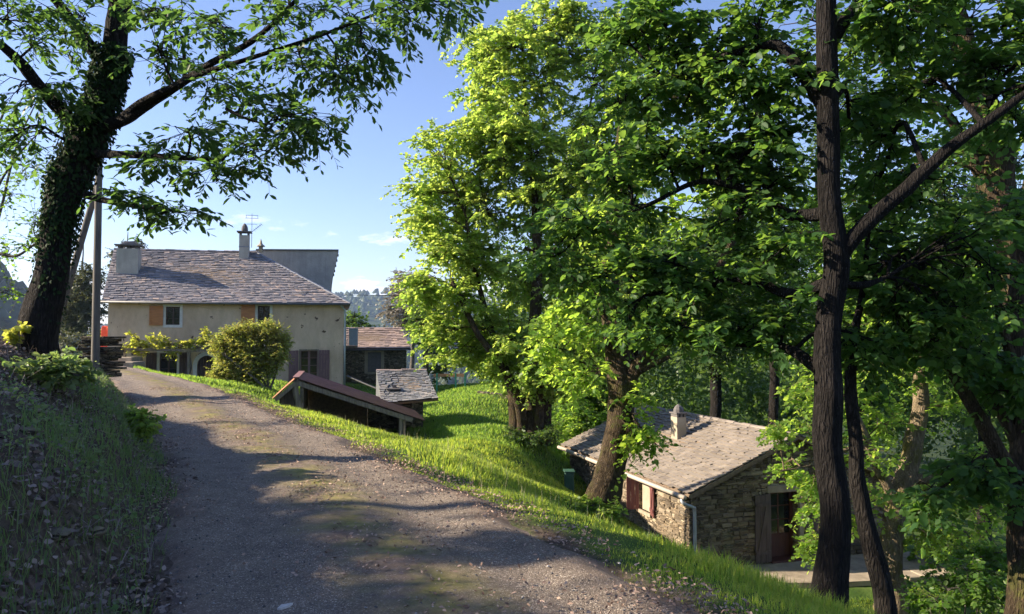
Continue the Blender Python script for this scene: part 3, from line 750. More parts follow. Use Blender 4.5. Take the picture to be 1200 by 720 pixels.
    # ground floor glazed door with shutters folded back
    window(f, root, *d1, nx_=2, ny_=4, fm=M['shutter_brown'], surround=M['white_paint'], sw=.13, name='glazed_door', mid=.05)
    s = rect(171.5, 413.5, 183.5, 447); shutter(f, root, *s, M['shutter_brown'], .035)
    s = rect(210.5, 413.5, 222.5, 447); shutter(f, root, *s, M['shutter_brown'], .035)
    m = MB(); nb = 7
    for k in range(nb):
        x0 = d2[0]+(d2[1]-d2[0])*k/nb; x1 = d2[0]+(d2[1]-d2[0])*(k+1)/nb
        f.box(m, x0+.006, x1-.006, d2[2]-.4, d2[3]+.01, -.24, -.2)
    o = m.build('arched_door', M['shutter_brown'], root)
    m = MB(); ring = []
    for t in np.linspace(0, math.pi, 13): ring.append(t)
    for t0, t1 in zip(ring[:-1], ring[1:]):
        m.prism([f.p(ac+r_*math.cos(t), zs+r_*math.sin(t), .004) for r_, t in ((rad, t0), (rad+.2, t0), (rad+.2, t1), (rad, t1))], f.n*.03)
    f.box(m, d2[0]-.2, d2[0], d2[2]-.4, zs, .004, .034); f.box(m, d2[1], d2[1]+.2, d2[2]-.4, zs, .004, .034)
    m.build('surround', M['white_paint'], o)
    # wide chimney near the left end
    def chim(px0, px1, pyt, pyb, cdep, dep, mt, nm):
        a0, bt = f.ab(px0, pyt, cdep); a1, bb = f.ab(px1, pyb, cdep)
        m = MB(); f.box(m, a0, a1, bb-1.2, bt, cdep-dep, cdep); return m.build(nm, mt, root), a0, a1, bb, bt
    o, a0, a1, bb, bt = chim(136.5, 161.5, 291, 324.5, -1.95, .75, M['render_grey'], 'chimney')
    o['label'] = 'broad rendered chimney stack with a stone slab top'
    m = MB()
    for x in (a0+.06, (a0+a1)/2-.06, a1-.18): f.box(m, x, x+.12, bt, bt+.16, -2.6, -2.05)
    f.box(m, a0-.1, a1+.16, bt+.16, bt+.23, -2.8, -1.85); m.hexa([f.p(a0+.1, bt+.23, -2.2), f.p(a1-.05, bt+.23, -2.2), f.p(a1-.05, bt+.23, -2.6), f.p(a0+.1, bt+.23, -2.6), f.p(a0+.3, bt+.42, -2.3), f.p(a1-.35, bt+.46, -2.3), f.p(a1-.35, bt+.40, -2.5), f.p(a0+.3, bt+.38, -2.5)])
    m.build('chimney_cap', M['cap'], o)
    m = MB(); f.box(m, a0-.05, a1+.05, bb-.2, bb+.03, -1.95, -1.85); m.build('flashing', M['lead'], o)
    o, a0, a1, bb, bt = chim(280.3, 291.3, 275.5, 304.5, -3.6, .55, M['render_grey'], 'chimney')
    o['label'] = 'tall slim chimney stack with pointed cap at the ridge'
    m = MB()
    for x in (a0, a1-.1): f.box(m, x, x+.1, bt, bt+.17, -4.1, -3.65)
    f.box(m, a0-.13, a1+.13, bt+.17, bt+.24, -4.25, -3.5)
    c = f.p((a0+a1)/2, bt+.24, -3.88)
    prof = [(.19, 0), (.2, .15), (.17, .3), (.1, .42), (.02, .5)]
    m.tube([c+np.array([0, 0, z]) for _, z in prof], [r_ for r_, _ in prof], 10)
    m.build('chimney_cap', M['cap'], o)
    m = MB(); f.box(m, a0-.012, a1+.012, bt-.72, bt-.66, -4.16, -3.588); m.build('band', M['lead'], o)
    # little lantern vent beside it
    c = f.p(a1+.62, rRp[2], -4.3)
    m = MB(); m.bar(c, c+np.array([0, 0, .35]), .2); m.tube([c+np.array([0, 0, z]) for z in (.35, .38, .5, .8)], [.26, .25, .1, .02], 8); m.build('roof_vent', M['render_buff'], root)
    # television aerial
    e = empty('television_aerial', f.p(a1+.12, bt, -4.0), 'thin rooftop television aerial on a mast beside the slim chimney', 'aerial')
    b = f.p(a1+.12, bt-.7, -4.0); top_ = b+np.array([0, 0, 2.05])
    m = MB(); m.tube([b, (b+top_)/2, top_], .018, 6); m.build('mast', M['antenna'], e)
    m = MB()
    for hz, wd in ((1.95, .7), (1.78, .75), (1.42, .62)):
        q = b+np.array([0, 0, hz]); m.bar(q-f.u*wd*.5, q+f.u*wd*.5, .022)
    for s_ in (-.33, 0, .33): m.bar(b+np.array([0, 0, 1.78])+f.u*s_, b+np.array([0, 0, 1.98])+f.u*s_, .016)
    q = b+np.array([0, 0, .95]); q2 = q+f.u*.55+np.array([0, 0, .48]); m.bar(q, q2, .03)
    for t in (.25, .45, .65, .85, 1): m.bar(q+(q2-q)*t-f.u*.07+np.array([0, 0, .08]), q+(q2-q)*t+f.u*.07-np.array([0, 0, .08]), .014)
    m.build('antenna', M['antenna'], e)
    # the rendered wing rising behind the right hand end
    yw = 47.0; P0 = f.p(0, 0, -6.2)
    pts = [ray_plane(x, y, P0, f.n) for x, y in ((296, 345), (388.5, 345), (388.5, 338), (390, 325), (396.8, 294), (300, 293.5), (290, 294))]
    m = MB(); m.prism(pts, -f.n*1.1); m.build('rear_wing', M['render_grey'], root)
    a = pts[4]; b = pts[5]; m = MB(); m.hexa([a+f.n*.12, b+f.n*.12, b-f.n*1.2, a-f.n*1.2]+[q+np.array([0, 0, .07]) for q in (a+f.n*.12, b+f.n*.12, b-f.n*1.2, a-f.n*1.2)])
    m.build('wing_coping', M['slate_shed'], root)
    # corbel stones down the slanted edge
    m = MB()
    for t in (.15, .35, .55, .75, .9):
        q = pts[4]+(pts[3]-pts[4])*t; m.bar(q-f.u*.25-f.n*.4, q+f.u*.06-f.n*.4, .7, .1, (0, 0, 1))
    m.build('corbel_stones', M['stone_dark'], root)
    # balcony on the right hand end wall
    a0 = W+.02; b0 = f.ab(405, 405, -3.4)[1]
    m = MB(); f.box(m, a0, a0+.85, b0-.14, b0-.02, -4.4, -3.4); o = m.build('balcony', M['old_wood'], root)
    m = MB(); 
    for k in range(8): f.box(m, a0+.02+k*.115, a0+.055+k*.115, b0-.02, b0+1.0, -3.44, -3.41)
    for k in range(8): f.box(m, a0+.81, a0+.84, b0-.02, b0+1.0, -4.36+k*.12, -4.33+k*.12)
    f.box(m, a0, a0+.87, b0+1.0, b0+1.06, -3.46, -3.39); f.box(m, a0+.79, a0+.86, b0+1.001, b0+1.061, -4.4, -3.46); f.box(m, a0+.33, a0+.8, b0, b0+1.0, -3.47, -3.45)
    m.build('railing', M['rail_blue'], o)
    return f, W, top
HF, HW, HT = farmhouse()

def terrace():
    f = HF
    # low sloping parapet
    a = pix(133, 430, 37.0); b = pix(196, 446, 33.2)
    m = MB(); d = norm(b-a); sd = norm(np.cross(d, (0, 0, 1)))*.22; n = 14
    for k in range(n):
        p = a+(b-a)*k/n; q = a+(b-a)*(k+1)/n-d*.012; j = np.array([0, 0, random.uniform(-.02, .02)])
        dn = np.array([0, 0, -1.3])
        m.hexa([p-sd+dn, q-sd+dn, q+sd+dn, p+sd+dn, p-sd+j, q-sd+j, q+sd+j, p+sd+j])
    o = m.build('parapet_wall', M['slab'], None); tag(o, 'low sloping stone parapet along the lane before the glazed farmhouse door', 'wall')
    # flat steps by the left corner
    for k, (px, py, Y, w) in enumerate(((137, 419, 38.6, 2.0), (141, 424.5, 37.6, 1.8))):
        c = pix(px, py, Y); m = MB(); m.hexa([c+np.array(v) for v in ((-w/2, -.5, -.5), (w/2, -.5, -.5), (w/2, .7, -.5), (-w/2, .7, -.5), (-w/2, -.5, 0), (w/2, -.5, 0.02), (w/2, .7, 0.02), (-w/2, .7, 0))])
        o = m.build('stone_step', M['slab'], None, bevel=.03); tag(o, ('upper' if k == 0 else 'lower')+' flat pale stone step at the left corner of the farmhouse', 'step', 'steps beside the farmhouse')
    # pergola: beams held by posts, vine on top
    e = empty('pergola', f.p(2.5, -.7, 1.3), 'rough timber pergola against the farmhouse wall carrying a grape vine', 'pergola')
    zb = f.ab(180, 410.5, 1.5)[1]; x0 = f.ab(140, 410, 1.5)[0]; x1 = f.ab(246, 412, 1.5)[0]
    m = MB(); m.bar(f.p(x0, zb+.06, 1.5), f.p(x1, zb-.04, 1.5), .12, .13); m.build('beam', M['old_wood'], e)
    m = MB(); m.bar(f.p(x0, zb+.16, .35), f.p(x1, zb+.08, .35), .11, .12); m.build('beam', M['old_wood'], e)
    for k in range(7):
        x = x0+.2+(x1-x0-.4)*k/6; m = MB(); m.bar(f.p(x, zb+.16, .02), f.p(x+random.uniform(-.1, .1), zb+.13, 1.75), .07, .07); m.build('rafter', M['old_wood'], e)
    for x in (x0+.25, f.ab(219, 412, 1.5)[0]+.1):
        m = MB(); p = f.p(x, zb, 1.5); m.bar((p[0], p[1], gz(p[0], p[1])-.2), p, .12, .12); m.build('post', M['old_wood'], e)
    # vine
    t = Tree(); g = f.p(x1-1.2, -.8, 1.2)
    t.limb([g, f.p(x1-1.0, zb-.8, 1.1), f.p(x1-1.4, zb+.2, 1.2), f.p(x1-3, zb+.28, 1.1), f.p(x0+1, zb+.3, 1.1)], [.06, .05, .04, .03, .02], 7)
    lobes = []
    for px, py, rx, ry in ((158, 396, 9, 8), (152, 408, 8, 5), (172, 402, 9, 6), (188, 399, 9, 8), (200, 406, 9, 4), (214, 403, 9, 6), (224, 404, 7, 4), (243, 392, 7, 10), (250, 398, 8, 8), (240, 403, 6, 6), (165, 412, 8, 3), (202, 413, 8, 2)):
        c = ray_plane(px, py, f.p(0, 0, 1.2), f.n); s_ = 41/F; lobes.append((c, np.array([rx*s_, .55, ry*s_]), 1))
    t.grow(lobes, 7, 4, .35, 5, subr=.01, main_r=.02)
    lm = t.leaves('leaves', 7, .17, LEAF8, 6, twig_r=.004)
    r = empty('grape_vine', g, 'bright yellow-green grape vine trained over the farmhouse pergola', 'vine'); t.finish(r, M['bark_twig'], lm, M['leaf_vine'], 'stem', 'leaves')
    # red upright at the far left corner
    p = pix(122, 404, 41.5); z0 = gz(p[0], p[1])
    m = MB(); m.prism([p+np.array([x, 0, z]) for x, z in ((-.2, z0-p[2]-.1), (.2, z0-p[2]-.1), (.2, .75), (.08, 1.0), (-.14, 1.03), (-.2, .8))], (0, .5, 0))
    o = m.build('red_panel', M['red_paint'], None, bevel=.03); tag(o, 'red painted upright panel standing past the left corner of the farmhouse', 'panel')
terrace()

def annex():
    f0 = HF; O = pix(476.5, 408, 50.0)
    f = Fr((O[0], O[1], 0), f0.u, f0.n); zt = O[2]; W = 5.2
    root = empty('annex_building', f.p(-W/2, -2.2), 'small dark stone outbuilding with slate roof and shuttered window behind the farmhouse', 'outbuilding')
    def rect(x0, y0, x1, y1): a0, b1 = f.ab(x0, y0); a1, b0 = f.ab(x1, y1); return (a0, a1, b0, b1)
    w = rect(431, 413, 446.5, 436)
    m = MB(); f.wall(m, -W, 0, -5, zt, .4, [w]); f.box(m, -.4, -.002, -5, zt-.002, -5, -.4); f.box(m, -W, -W+.4, -5, zt-.002, -5, -.4); f.box(m, -W, 0, -5, zt-.004, -5.4, -5)
    m.build('wall', M['stone'], root)
    s = MB(); a0, a1, b0, b1 = w; sw = .2
    f.box(s, a0-sw, a0, b0-.1, b1+.22, -.06, .02); f.box(s, a1, a1+sw, b0-.1, b1+.22, -.06, .02); f.box(s, a0, a1, b1, b1+.22, -.06, .02); f.box(s, a0, a1, b0-.15, b0, -.06, .05)
    o = s.build('window', M['render_buff'], root)
    shutter(f, o, a0+.01, a1-.01, b0+.01, b1-.01, M['gutter_dark'], -.09)
    eL = f.p(-W, zt-.02, .3); eR = f.p(.25, zt-.02, .3)
    rR = ray_plane(470, 384, f.p(0, 0, -2.9), f.n); rL = f.p(-W, rR[2], -2.9)
    tile_roof('roof', (eL, eR, rR, rL), M['slate_annex'], root, .26, .34, .04, 9)
    m = MB(); m.prism([rL, rR, f.p(.25, zt-.02, -5.8), f.p(-W, zt-.02, -5.8)], (0, 0, -.08)); m.prism([f.p(-.01, zt-.05, -.1), f.p(-.01, zt-.05, -5.3), rR-np.array([0, 0, .2])], -f.u*.3); m.build('rear_roof', M['slate_annex'], root)
    half_tube('gutter', [eL+f.n*.04-np.array([0, 0, .08]), (eL+eR)/2+f.n*.04-np.array([0, 0, .09]), eR+f.n*.04-np.array([0, 0, .08])], .05, M['gutter_dark'], root)
annex()

def stone_shed():
    f0 = HF
    eR = pix(512.5, 463, 28.5); eR2 = pix(499, 468, 28.2); Z = eR2[2]
    f = Fr((eR2[0], eR2[1], 0), f0.u, f0.n)
    root = empty('stone_shed', f.p(-1.5, gz(*f.p(-1.5, 0)[:2])), 'low stone shed with a hipped grey slate roof beside the tin shelter', 'shed')
    m = MB(); f.box(m, -2.1, -.55, -4.2, Z-.2, -.45, 0); f.box(m, -.54, -.1, -4.2, Z-.05, -3.6, .06); f.box(m, -2.1, -.56, -4.2, Z-.12, -3.6, -3.2); f.box(m, -2.1, -1.75, -4.2, Z-.14, -3.2, -.46)
    m.build('wall', M['stone'], root)
    rl = ray_plane(441, 434, f.p(0, 0, -2.9), f.n); rr = ray_plane(499, 434.5, f.p(0, 0, -2.9), f.n); rr[2] = rl[2]
    el = ray_plane(447, 473, f.p(0, 0, .3), f.n); er = f.p(.42, Z+.05, .3)
    tile_roof('roof', (el, er, rr, rl), M['slate_shed'], root, .17, .22, .022, 12)
    m = MB(); m.prism([er, rr, f.p(.12, Z-.02, -3.7)], -f.u*.1); m.prism([rl, rr, f.p(.12, Z-.1, -3.7), f.p(float(np.dot(el-f.O, f.u)), Z-.3, -3.7)], (0, 0, -.08)); m.prism([el, rl, f.p(float(np.dot(el-f.O, f.u)), Z-.3, -3.7)], f.u*.1); m.build('rear_roof', M['slate_shed'], root)
    ridge_tiles('ridge_cap', rl, rr, M['slate_annex'], root, .4, .1)
    # flat roof stone and small vent in the slates
    c = ray_plane(461, 456, f.p(0, 0, -.9), f.n); m = MB(); m.bar(c-f.u*.27, c+f.u*.27, .36, .05); c2 = c+np.array([0, .25, .04]); m.bar(c2, c2+np.array([0, 0, .10]), .14); m.build('roof_vent', M['cap'], root)
stone_shed()

def tin_shelter():
    f0 = HF; A = pix(346, 440, 24.0)
    f = Fr((A[0], A[1], 0), f0.u, f0.n)
    def q(px, py, c=0.): return ray_plane(px, py, f.p(0, 0, c), f.n)
    root = empty('tin_shelter', f.p(1.5, -1.6), 'open shelter with a rusty red corrugated roof on crooked timber posts', 'shelter')
    rg = q(347, 443.5); er = q(483, 487.5); el = q(323, 464)
    Dp = -f.n*4.2
    # corrugated sheet: ribs run down the slope
    def sheet(a, b, name, mt, flip):
        K = 150; off = np.linspace(0, 1, K); nrm = norm(np.cross(b-a, Dp)); nrm = nrm if nrm[2] > 0 else -nrm
        mb = MB(); rows = []
        for k in range(K):
            h = nrm*(.022*math.sin(k*2*math.pi/4)); o_ = Dp*off[k]+f.n*.15
            rows.append((a+o_+h, b+o_+h))
        for k in range(K-1): mb.poly([rows[k][0], rows[k][1], rows[k+1][1], rows[k+1][0]])
        for k in range(K-1):
            d = -nrm*.012; mb.poly([rows[k][0]+d, rows[k+1][0]+d, rows[k+1][1]+d, rows[k][1]+d])
        return mb.build(name, mt, root)
    dirr = norm(er-rg); sheet(rg+np.array([0, 0, .03]), er+dirr*.42, 'roof_sheet', M['tin'], 1)
    dl = norm(el-rg); sheet(rg+np.array([0, 0, .025]), el+dl*.1, 'roof_sheet', M['tile_clay'], -1)
    m = MB(); m.bar(rg+np.array([0, 0, .035])+f.n*.17, rg+Dp+np.array([0, 0, .035]), .2, .03); m.build('ridge_cap', M['tin'], root)
    # barge rafter, posts
    dn = np.array([0, 0, -.13])
    m = MB(); m.bar(rg+dn+f.n*.08+dirr*.05, er+dn+f.n*.08, .07, .15); m.build('rafter', M['old_wood'], root)
    m = MB(); m.bar(rg+dn+f.n*.08, el+dn+f.n*.08, .07, .12); m.build('rafter', M['old_wood'], root)
    p0 = q(349.5, 446); b0 = q(348, 500)
    m = MB(); m.tube(catmull([b0, q(350, 475), q(347, 462), q(346.5, 452), q(351, 444.5)]+0*f.n, 16), [.10]*16, 9); m.build('post', M['old_wood'], root, smooth=True)
    m = MB(); m.tube([q(354, 446), q(353.5, 460)+f.n*.01, q(353, 471)], [.06, .055, .05], 8); m.build('knee_brace', M['old_wood'], root, smooth=True)
    m = MB(); m.bar(q(469.5, 484), q(469.5, 530), .11); m.build('post', M['old_wood'], root)
    m = MB(); m.bar(q(473.7, 486), q(473.7, 530), .09); m.build('post', M['timber'], root)
    # back and side boarding keep the inside dark
    m = MB()
    ze = er[2]-.1
    b1 = Dp+np.array([0, 0, 0])
    gz0 = -4.0
    L_ = q(352, 447); Rr_ = q(470, 484)
    m.prism([L_+Dp*.97, Rr_+Dp*.97, np.array([*(Rr_+Dp*.97)[:2], gz0]), np.array([*(L_+Dp*.97)[:2], gz0])], -f.n*.1)
    m.build('back_wall', M['timber'], root)
    m = MB(); Lb = q(356, 450); m.prism([Lb, Lb+Dp*.95, np.array([*(Lb+Dp*.95)[:2], gz0]), np.array([*Lb[:2], gz0])], -f.u*.06)
    m.build('side_boards', M['timber'], root)
    m = MB(); Rb = q(474, 489); m.prism([Rb-f.n*.1, Rb+Dp*.95, np.array([*(Rb+Dp*.95)[:2], gz0]), np.array([*(Rb-f.n*.1)[:2], gz0])], f.u*.06)
    m.build('side_boards', M['timber'], root)
    m = MB(); el2 = q(325, 468); m.prism([q(349, 446)-f.n*.15, q(327, 467)-f.n*.15, np.array([*(q(327, 467)-f.n*.15)[:2], gz0]), np.array([*(q(349, 446)-f.n*.15)[:2], gz0])], -f.n*.05)
    m.build('gable_boards', M['shutter_old'], root)
    # black pipe lying above the roof between house and shed
    m = MB(); a = pix(407, 441, 34); b = pix(470, 466, 29.5); m.tube(catmull([a, (a+b)/2+np.array([0, 0, -.03]), b], 10), .045, 8)
    tag(m.build('black_pipe', M['cable'], None, smooth=True), 'thin black pipe sloping down from the farmhouse corner behind the tin shelter', 'pipe')
tin_shelter()

def masonry(fr, a0, a1, b0, b1, holes, top, mt, root, seed, proud=(.004, .05)):
    """walling laid stone by stone in rough courses; top(a) gives the height the wall reaches at a"""
    g = np.random.default_rng(seed); m = MB(); b = b0
    while b < b1:
        h = g.uniform(.04, .125); a = a0-g.uniform(0, .2)
        while a < a1:
            w = g.uniform(.09, .38)*(.85 if h < .07 else 1); x0, x1 = max(a0, a), min(a1, a+w-.012); z0, z1 = b+.004, b+h-.008
            sub = [(z0, z1)] if g.random() > .22 or h < .11 else [(z0, (z0+z1)/2-.006), ((z0+z1)/2+.006, z1)]
            for (y0, y1) in sub:
                y1 = min(y1, top((x0+x1)/2)-.03)
                if x1-x0 > .05 and y1-y0 > .025 and not any(x0 < hb[1]+.01 and x1 > hb[0]-.01 and y0 < hb[3] and y1 > hb[2] for hb in holes):
                    c = g.uniform(*proud); j = lambda: g.uniform(-.014, .014)
                    lo = [fr.p(x0+j(), y0+j(), .002), fr.p(x1+j(), y0+j(), .002), fr.p(x1+j(), y1+j(), .002), fr.p(x0+j(), y1+j(), .002)]
                    e = .012
                    hi = [fr.p(x0+e+abs(j()), y0+e, c+j()*.5), fr.p(x1-e, y0+e+abs(j()), c+j()*.5), fr.p(x1-e-abs(j()), y1-e, c+j()*.5), fr.p(x0+e, y1-e-abs(j()), c+j()*.5)]
                    m.hexa(lo+hi, float(g.random()))
            a += w
        b += h
    return m.build('wall', mt, root)
def cottage():
    d1 = np.array([-.286, .958, 0]); d2 = np.array([.958, .286, 0]); C = np.array([4.4, 19.0, 0])
    ez = -2.18; L_ = 8.55; hw = 3.0; rz = -.9
    side = Fr(C, -d1, -d2); gab = Fr(C, d2, -d1)          # side: a runs towards the viewer (a<0 is far)
    root = empty('stone_cottage', (C+d2*3+d1*4)+np.array([0, 0, -4.2]), 'squat rubble stone cottage with sunlit slate roof below the lane', 'cottage')
    def rs(x0, y0, x1, y1): a0, b1 = side.ab(x0, y0); a1, b0 = side.ab(x1, y1); return (a0, a1, b0, b1)
    def rg(x0, y0, x1, y1): a0, b1 = gab.ab(x0, y0); a1, b0 = gab.ab(x1, y1); return (a0, a1, b0, b1)
    a0 = side.ab(750, 575)[0]; a1 = side.ab(762.5, 575)[0]; wb = side.ab(756, 599)[1]; wt = side.ab(756, 560)[1]
    win = (a0, a1, wb, wt)
    dl = gab.ab(903, 600)[0]; dr = gab.ab(926, 600)[0]; dt = gab.ab(905, 578)[1]; db = -4.15
    dl, dr = dl, dl+.86
    door = (dl, dr, db, dt)
    m = MB(); side.wall(m, -L_+.3, -.05, -6, ez-.03, .5, [win])
    gab.wall(m, .05, 6.0, -6, ez-.03, .5, [door])
    gab.box(m, 5.55, 6.0, -6, ez-.03, -L_+.3, -.5); gab.box(m, .5, 5.55, -6, ez-.03, -L_+.3, -L_+.8)
    m.prism([gab.p(.1, ez-.03, -.002), gab.p(5.9, ez-.03, -.002), gab.p(3.0, rz-.12, -.002)], d1*.45)
    m.prism([gab.p(.1, ez-.03, -L_+.75), gab.p(5.9, ez-.03, -L_+.75), gab.p(3.0, rz-.12, -L_+.75)], d1*.4)
    m.build('wall', M['stone_cottage'], root)
    masonry(side, -L_+.3, -.06, -5.2, ez-.1, [win, (win[0]-.1, win[1]+.1, win[2]-.12, win[2])], lambda a: ez-.1, M['stone_laid'], root, 31)
    masonry(gab, .06, 5.95, -4.6, rz-.15, [door, (door[0]-.14, door[1]+.12, door[3], door[3]+.22)], lambda a: ez-.05+(rz-ez-.1)*(1-abs(a-3.0)/3.0), M['stone_laid'], root, 32)
    # quoin stones at the near corner, a few proud stones
    m = MB(); z = -6.0; k = 0
    while z < ez-.2:
        h = random.uniform(.13, .24); w1, w2 = (random.uniform(.35, .5), random.uniform(.2, .28)) if k % 2 else (random.uniform(.18, .26), random.uniform(.38, .55))
        p = C+np.array([0, 0, z]); o_ = d2*.02+d1*.02
        q = [p-d2*.02-d1*.02, p+d2*w1-d1*.02, p+d2*w1+d1*w2*.2, p+d1*w2-d2*.02]
        q = [p-d2*.025-d1*.025, p+d2*w1-d1*.025, p+d2*w1+d1*w2, p-d2*.025+d1*w2]
        m.hexa(q+[x+np.array([0, 0, h-.018]) for x in q], random.random()); z += h; k += 1
    m.build('corner_stones', M['stone_cottage'], root, bevel=.015)
    ov = .22
    e0 = C-d1*.28-d2*.2+np.array([0, 0, ez-.06]); e1 = C+d1*(L_+.1)-d2*.2+np.array([0, 0, ez-.06])
    r0 = C-d1*.28+d2*hw+np.array([0, 0, rz]); r1 = C+d1*(L_+.1)+d2*hw+np.array([0, 0, rz])
    tile_roof('roof', (e1, e0, r0, r1), M['slate_cottage'], root, .165, .27, .028, 21, sag=.02, tones=(.5, .2))
    b0 = C-d1*.28+d2*(2*hw+.2)+np.array([0, 0, ez-.06]); b1 = C+d1*(L_+.1)+d2*(2*hw+.2)+np.array([0, 0, ez-.06])
    tile_roof('rear_roof', (b0, b1, r1, r0), M['slate_cottage'], root, .2, .3, .03, 22)
    ridge_tiles('ridge_cap', r0, r1, M['slate_cottage'], root, .4, .09)
    # gutter and bent downpipe
    go = -d2*.28+np.array([0, 0, ez-.14])
    half_tube('gutter', [C-d1*.26+go, C+d1*4+go, C+d1*(L_+.1)+go], .06, M['gutter_pale'], root)
    s_ = np.array([0, 0, 1.])
    P = [C-d1*.1-d2*.28+s_*(ez-.2), C-d1*.16-d2*.25+s_*(ez-.3), C-d1*.14+d2*.02+s_*(ez-.42), C-d1*.08+d2*.09+s_*(ez-.55), C-d1*.08+d2*.09+s_*(ez-1.5), C-d1*.08+d2*.09+s_*(-4.3)]
    half_tube('downpipe', catmull(P, 30), .045, M['zinc'], root)
    for t in range(12):
        p = C+d1*(t*.74)+s_*(ez-.1); m = MB(); m.bar(p-d2*.18, p+d2*.1, .08, .09); m.build('rafter_end', M['timber'], root)
    m = MB(); m.bar(e0+d1*.1+np.array([0, 0, -.09])+d2*.1, r0+d1*.1+np.array([0, 0, -.1]), .06, .12); m.build('barge_board', M['timber'], root)
    # buff painted blind window with red shutters
    m = MB(); side.box(m, a0, a1, wb, wt, -.12, -.06); w = m.build('window', M['render_buff'], root)
    m = MB(); side.box(m, a0-.06, a1+.06, wb-.09, wb, -.3, .06); m.build('sill', M['slab'], w)
    def open_shutter(a, sgn, ang, wd):
        h = side.p(a, 0, .02); d = norm(side.u*sgn*math.cos(ang)+side.n*math.sin(ang)); fr = Fr(h-np.array([0, 0, 0]), d, norm(np.cross(d, (0, 0, 1)))*(1 if True else -1))
        return shutter(fr, root, 0, wd, wb-.02, wt-.02, M['shutter_red'], -.02)
    open_shutter(a0-.01, -1, R(72), .36); open_shutter(a1+.01, 1, R(12), .36)
    # door: glazed leaf deep in the wall, boarded shutters folded back
    m = MB(); gab.box(m, dl-.1, dr+.08, dt, dt+.2, -.3, .03); lin = m.build('lintel', M['slab'], root, bevel=.02)
    m = MB(); gab.box(m, dl, dl+.09, db, dt, -.34, -.26); gab.box(m, dr-.09, dr, db, dt, -.34, -.26); gab.box(m, dl+.09, dr-.09, dt-.08, dt, -.34, -.26); gab.box(m, dl+.09, dr-.09, db+.02, db+.62, -.33, -.28)
    gab.box(m, (dl+dr)/2-.02, (dl+dr)/2+.02, db+.62, dt-.08, -.32, -.29)
    for k in (1, 2): gab.box(m, dl+.09, dr-.09, db+.62+k*.36-.012, db+.62+k*.36+.012, -.315, -.295)
    d = m.build('door', M['door_red'], root)
    m = MB(); gab.box(m, dl+.09, dr-.09, db+.62, dt-.08, -.31, -.30); m.build('pane', M['glass'], d)
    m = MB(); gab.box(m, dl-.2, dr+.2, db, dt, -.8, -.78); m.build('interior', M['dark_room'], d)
    m = MB(); gab.box(m, dl-.03, dr+.03, db-.03, db+.03, -.3, .1); m.build('threshold', M['red_paint'] if False else M['door_red'], d)
    m = MB(); gab.box(m, dr-.002, dr+.12, db, dt, -.05, .035); m.build('jamb', M['render_buff'], d)
    shutter(gab, root, dl-.50, dl-.03, db+.02, dt-.02, M['shutter_old'], .04, label='weathered boarded shutter left of the cottage door')
    shutter(gab, root, dr+.14, dr+.56, db+.02, dt-.02, M['shutter_old'], .04, label='weathered boarded shutter right of the cottage door')
    # roof chimney
    nrm = norm(np.cross(e0-e1, r0-e0)); nrm = nrm if nrm[2] > 0 else -nrm
    c = ray_plane(799, 512, e0, nrm)
    fr = Fr((c[0], c[1], 0), d2, -d1); m = MB(); zc = c[2]; hgt = .58
    fr.box(m, -.155, .155, zc-.3, zc+hgt, -.38, 0); ch = m.build('chimney', M['render_buff'], root)
    m = MB()
    for x in (-.155, -.035, .085): fr.box(m, x, x+.07, zc+hgt, zc+hgt+.1, -.38, 0)
    fr.box(m, -.19, .19, zc+hgt+.1, zc+hgt+.14, -.42, .04)
    cc = fr.p(0, zc+hgt+.14, -.19); m.tube([cc+np.array([0, 0, z]) for z in (0, .08, .17, .24)], [.16, .16, .11, .02], 9); m.build('chimney_cap', M['cap'], ch)
    return gab, d1, d2, C
CG, CD1, CD2, CC = cottage()

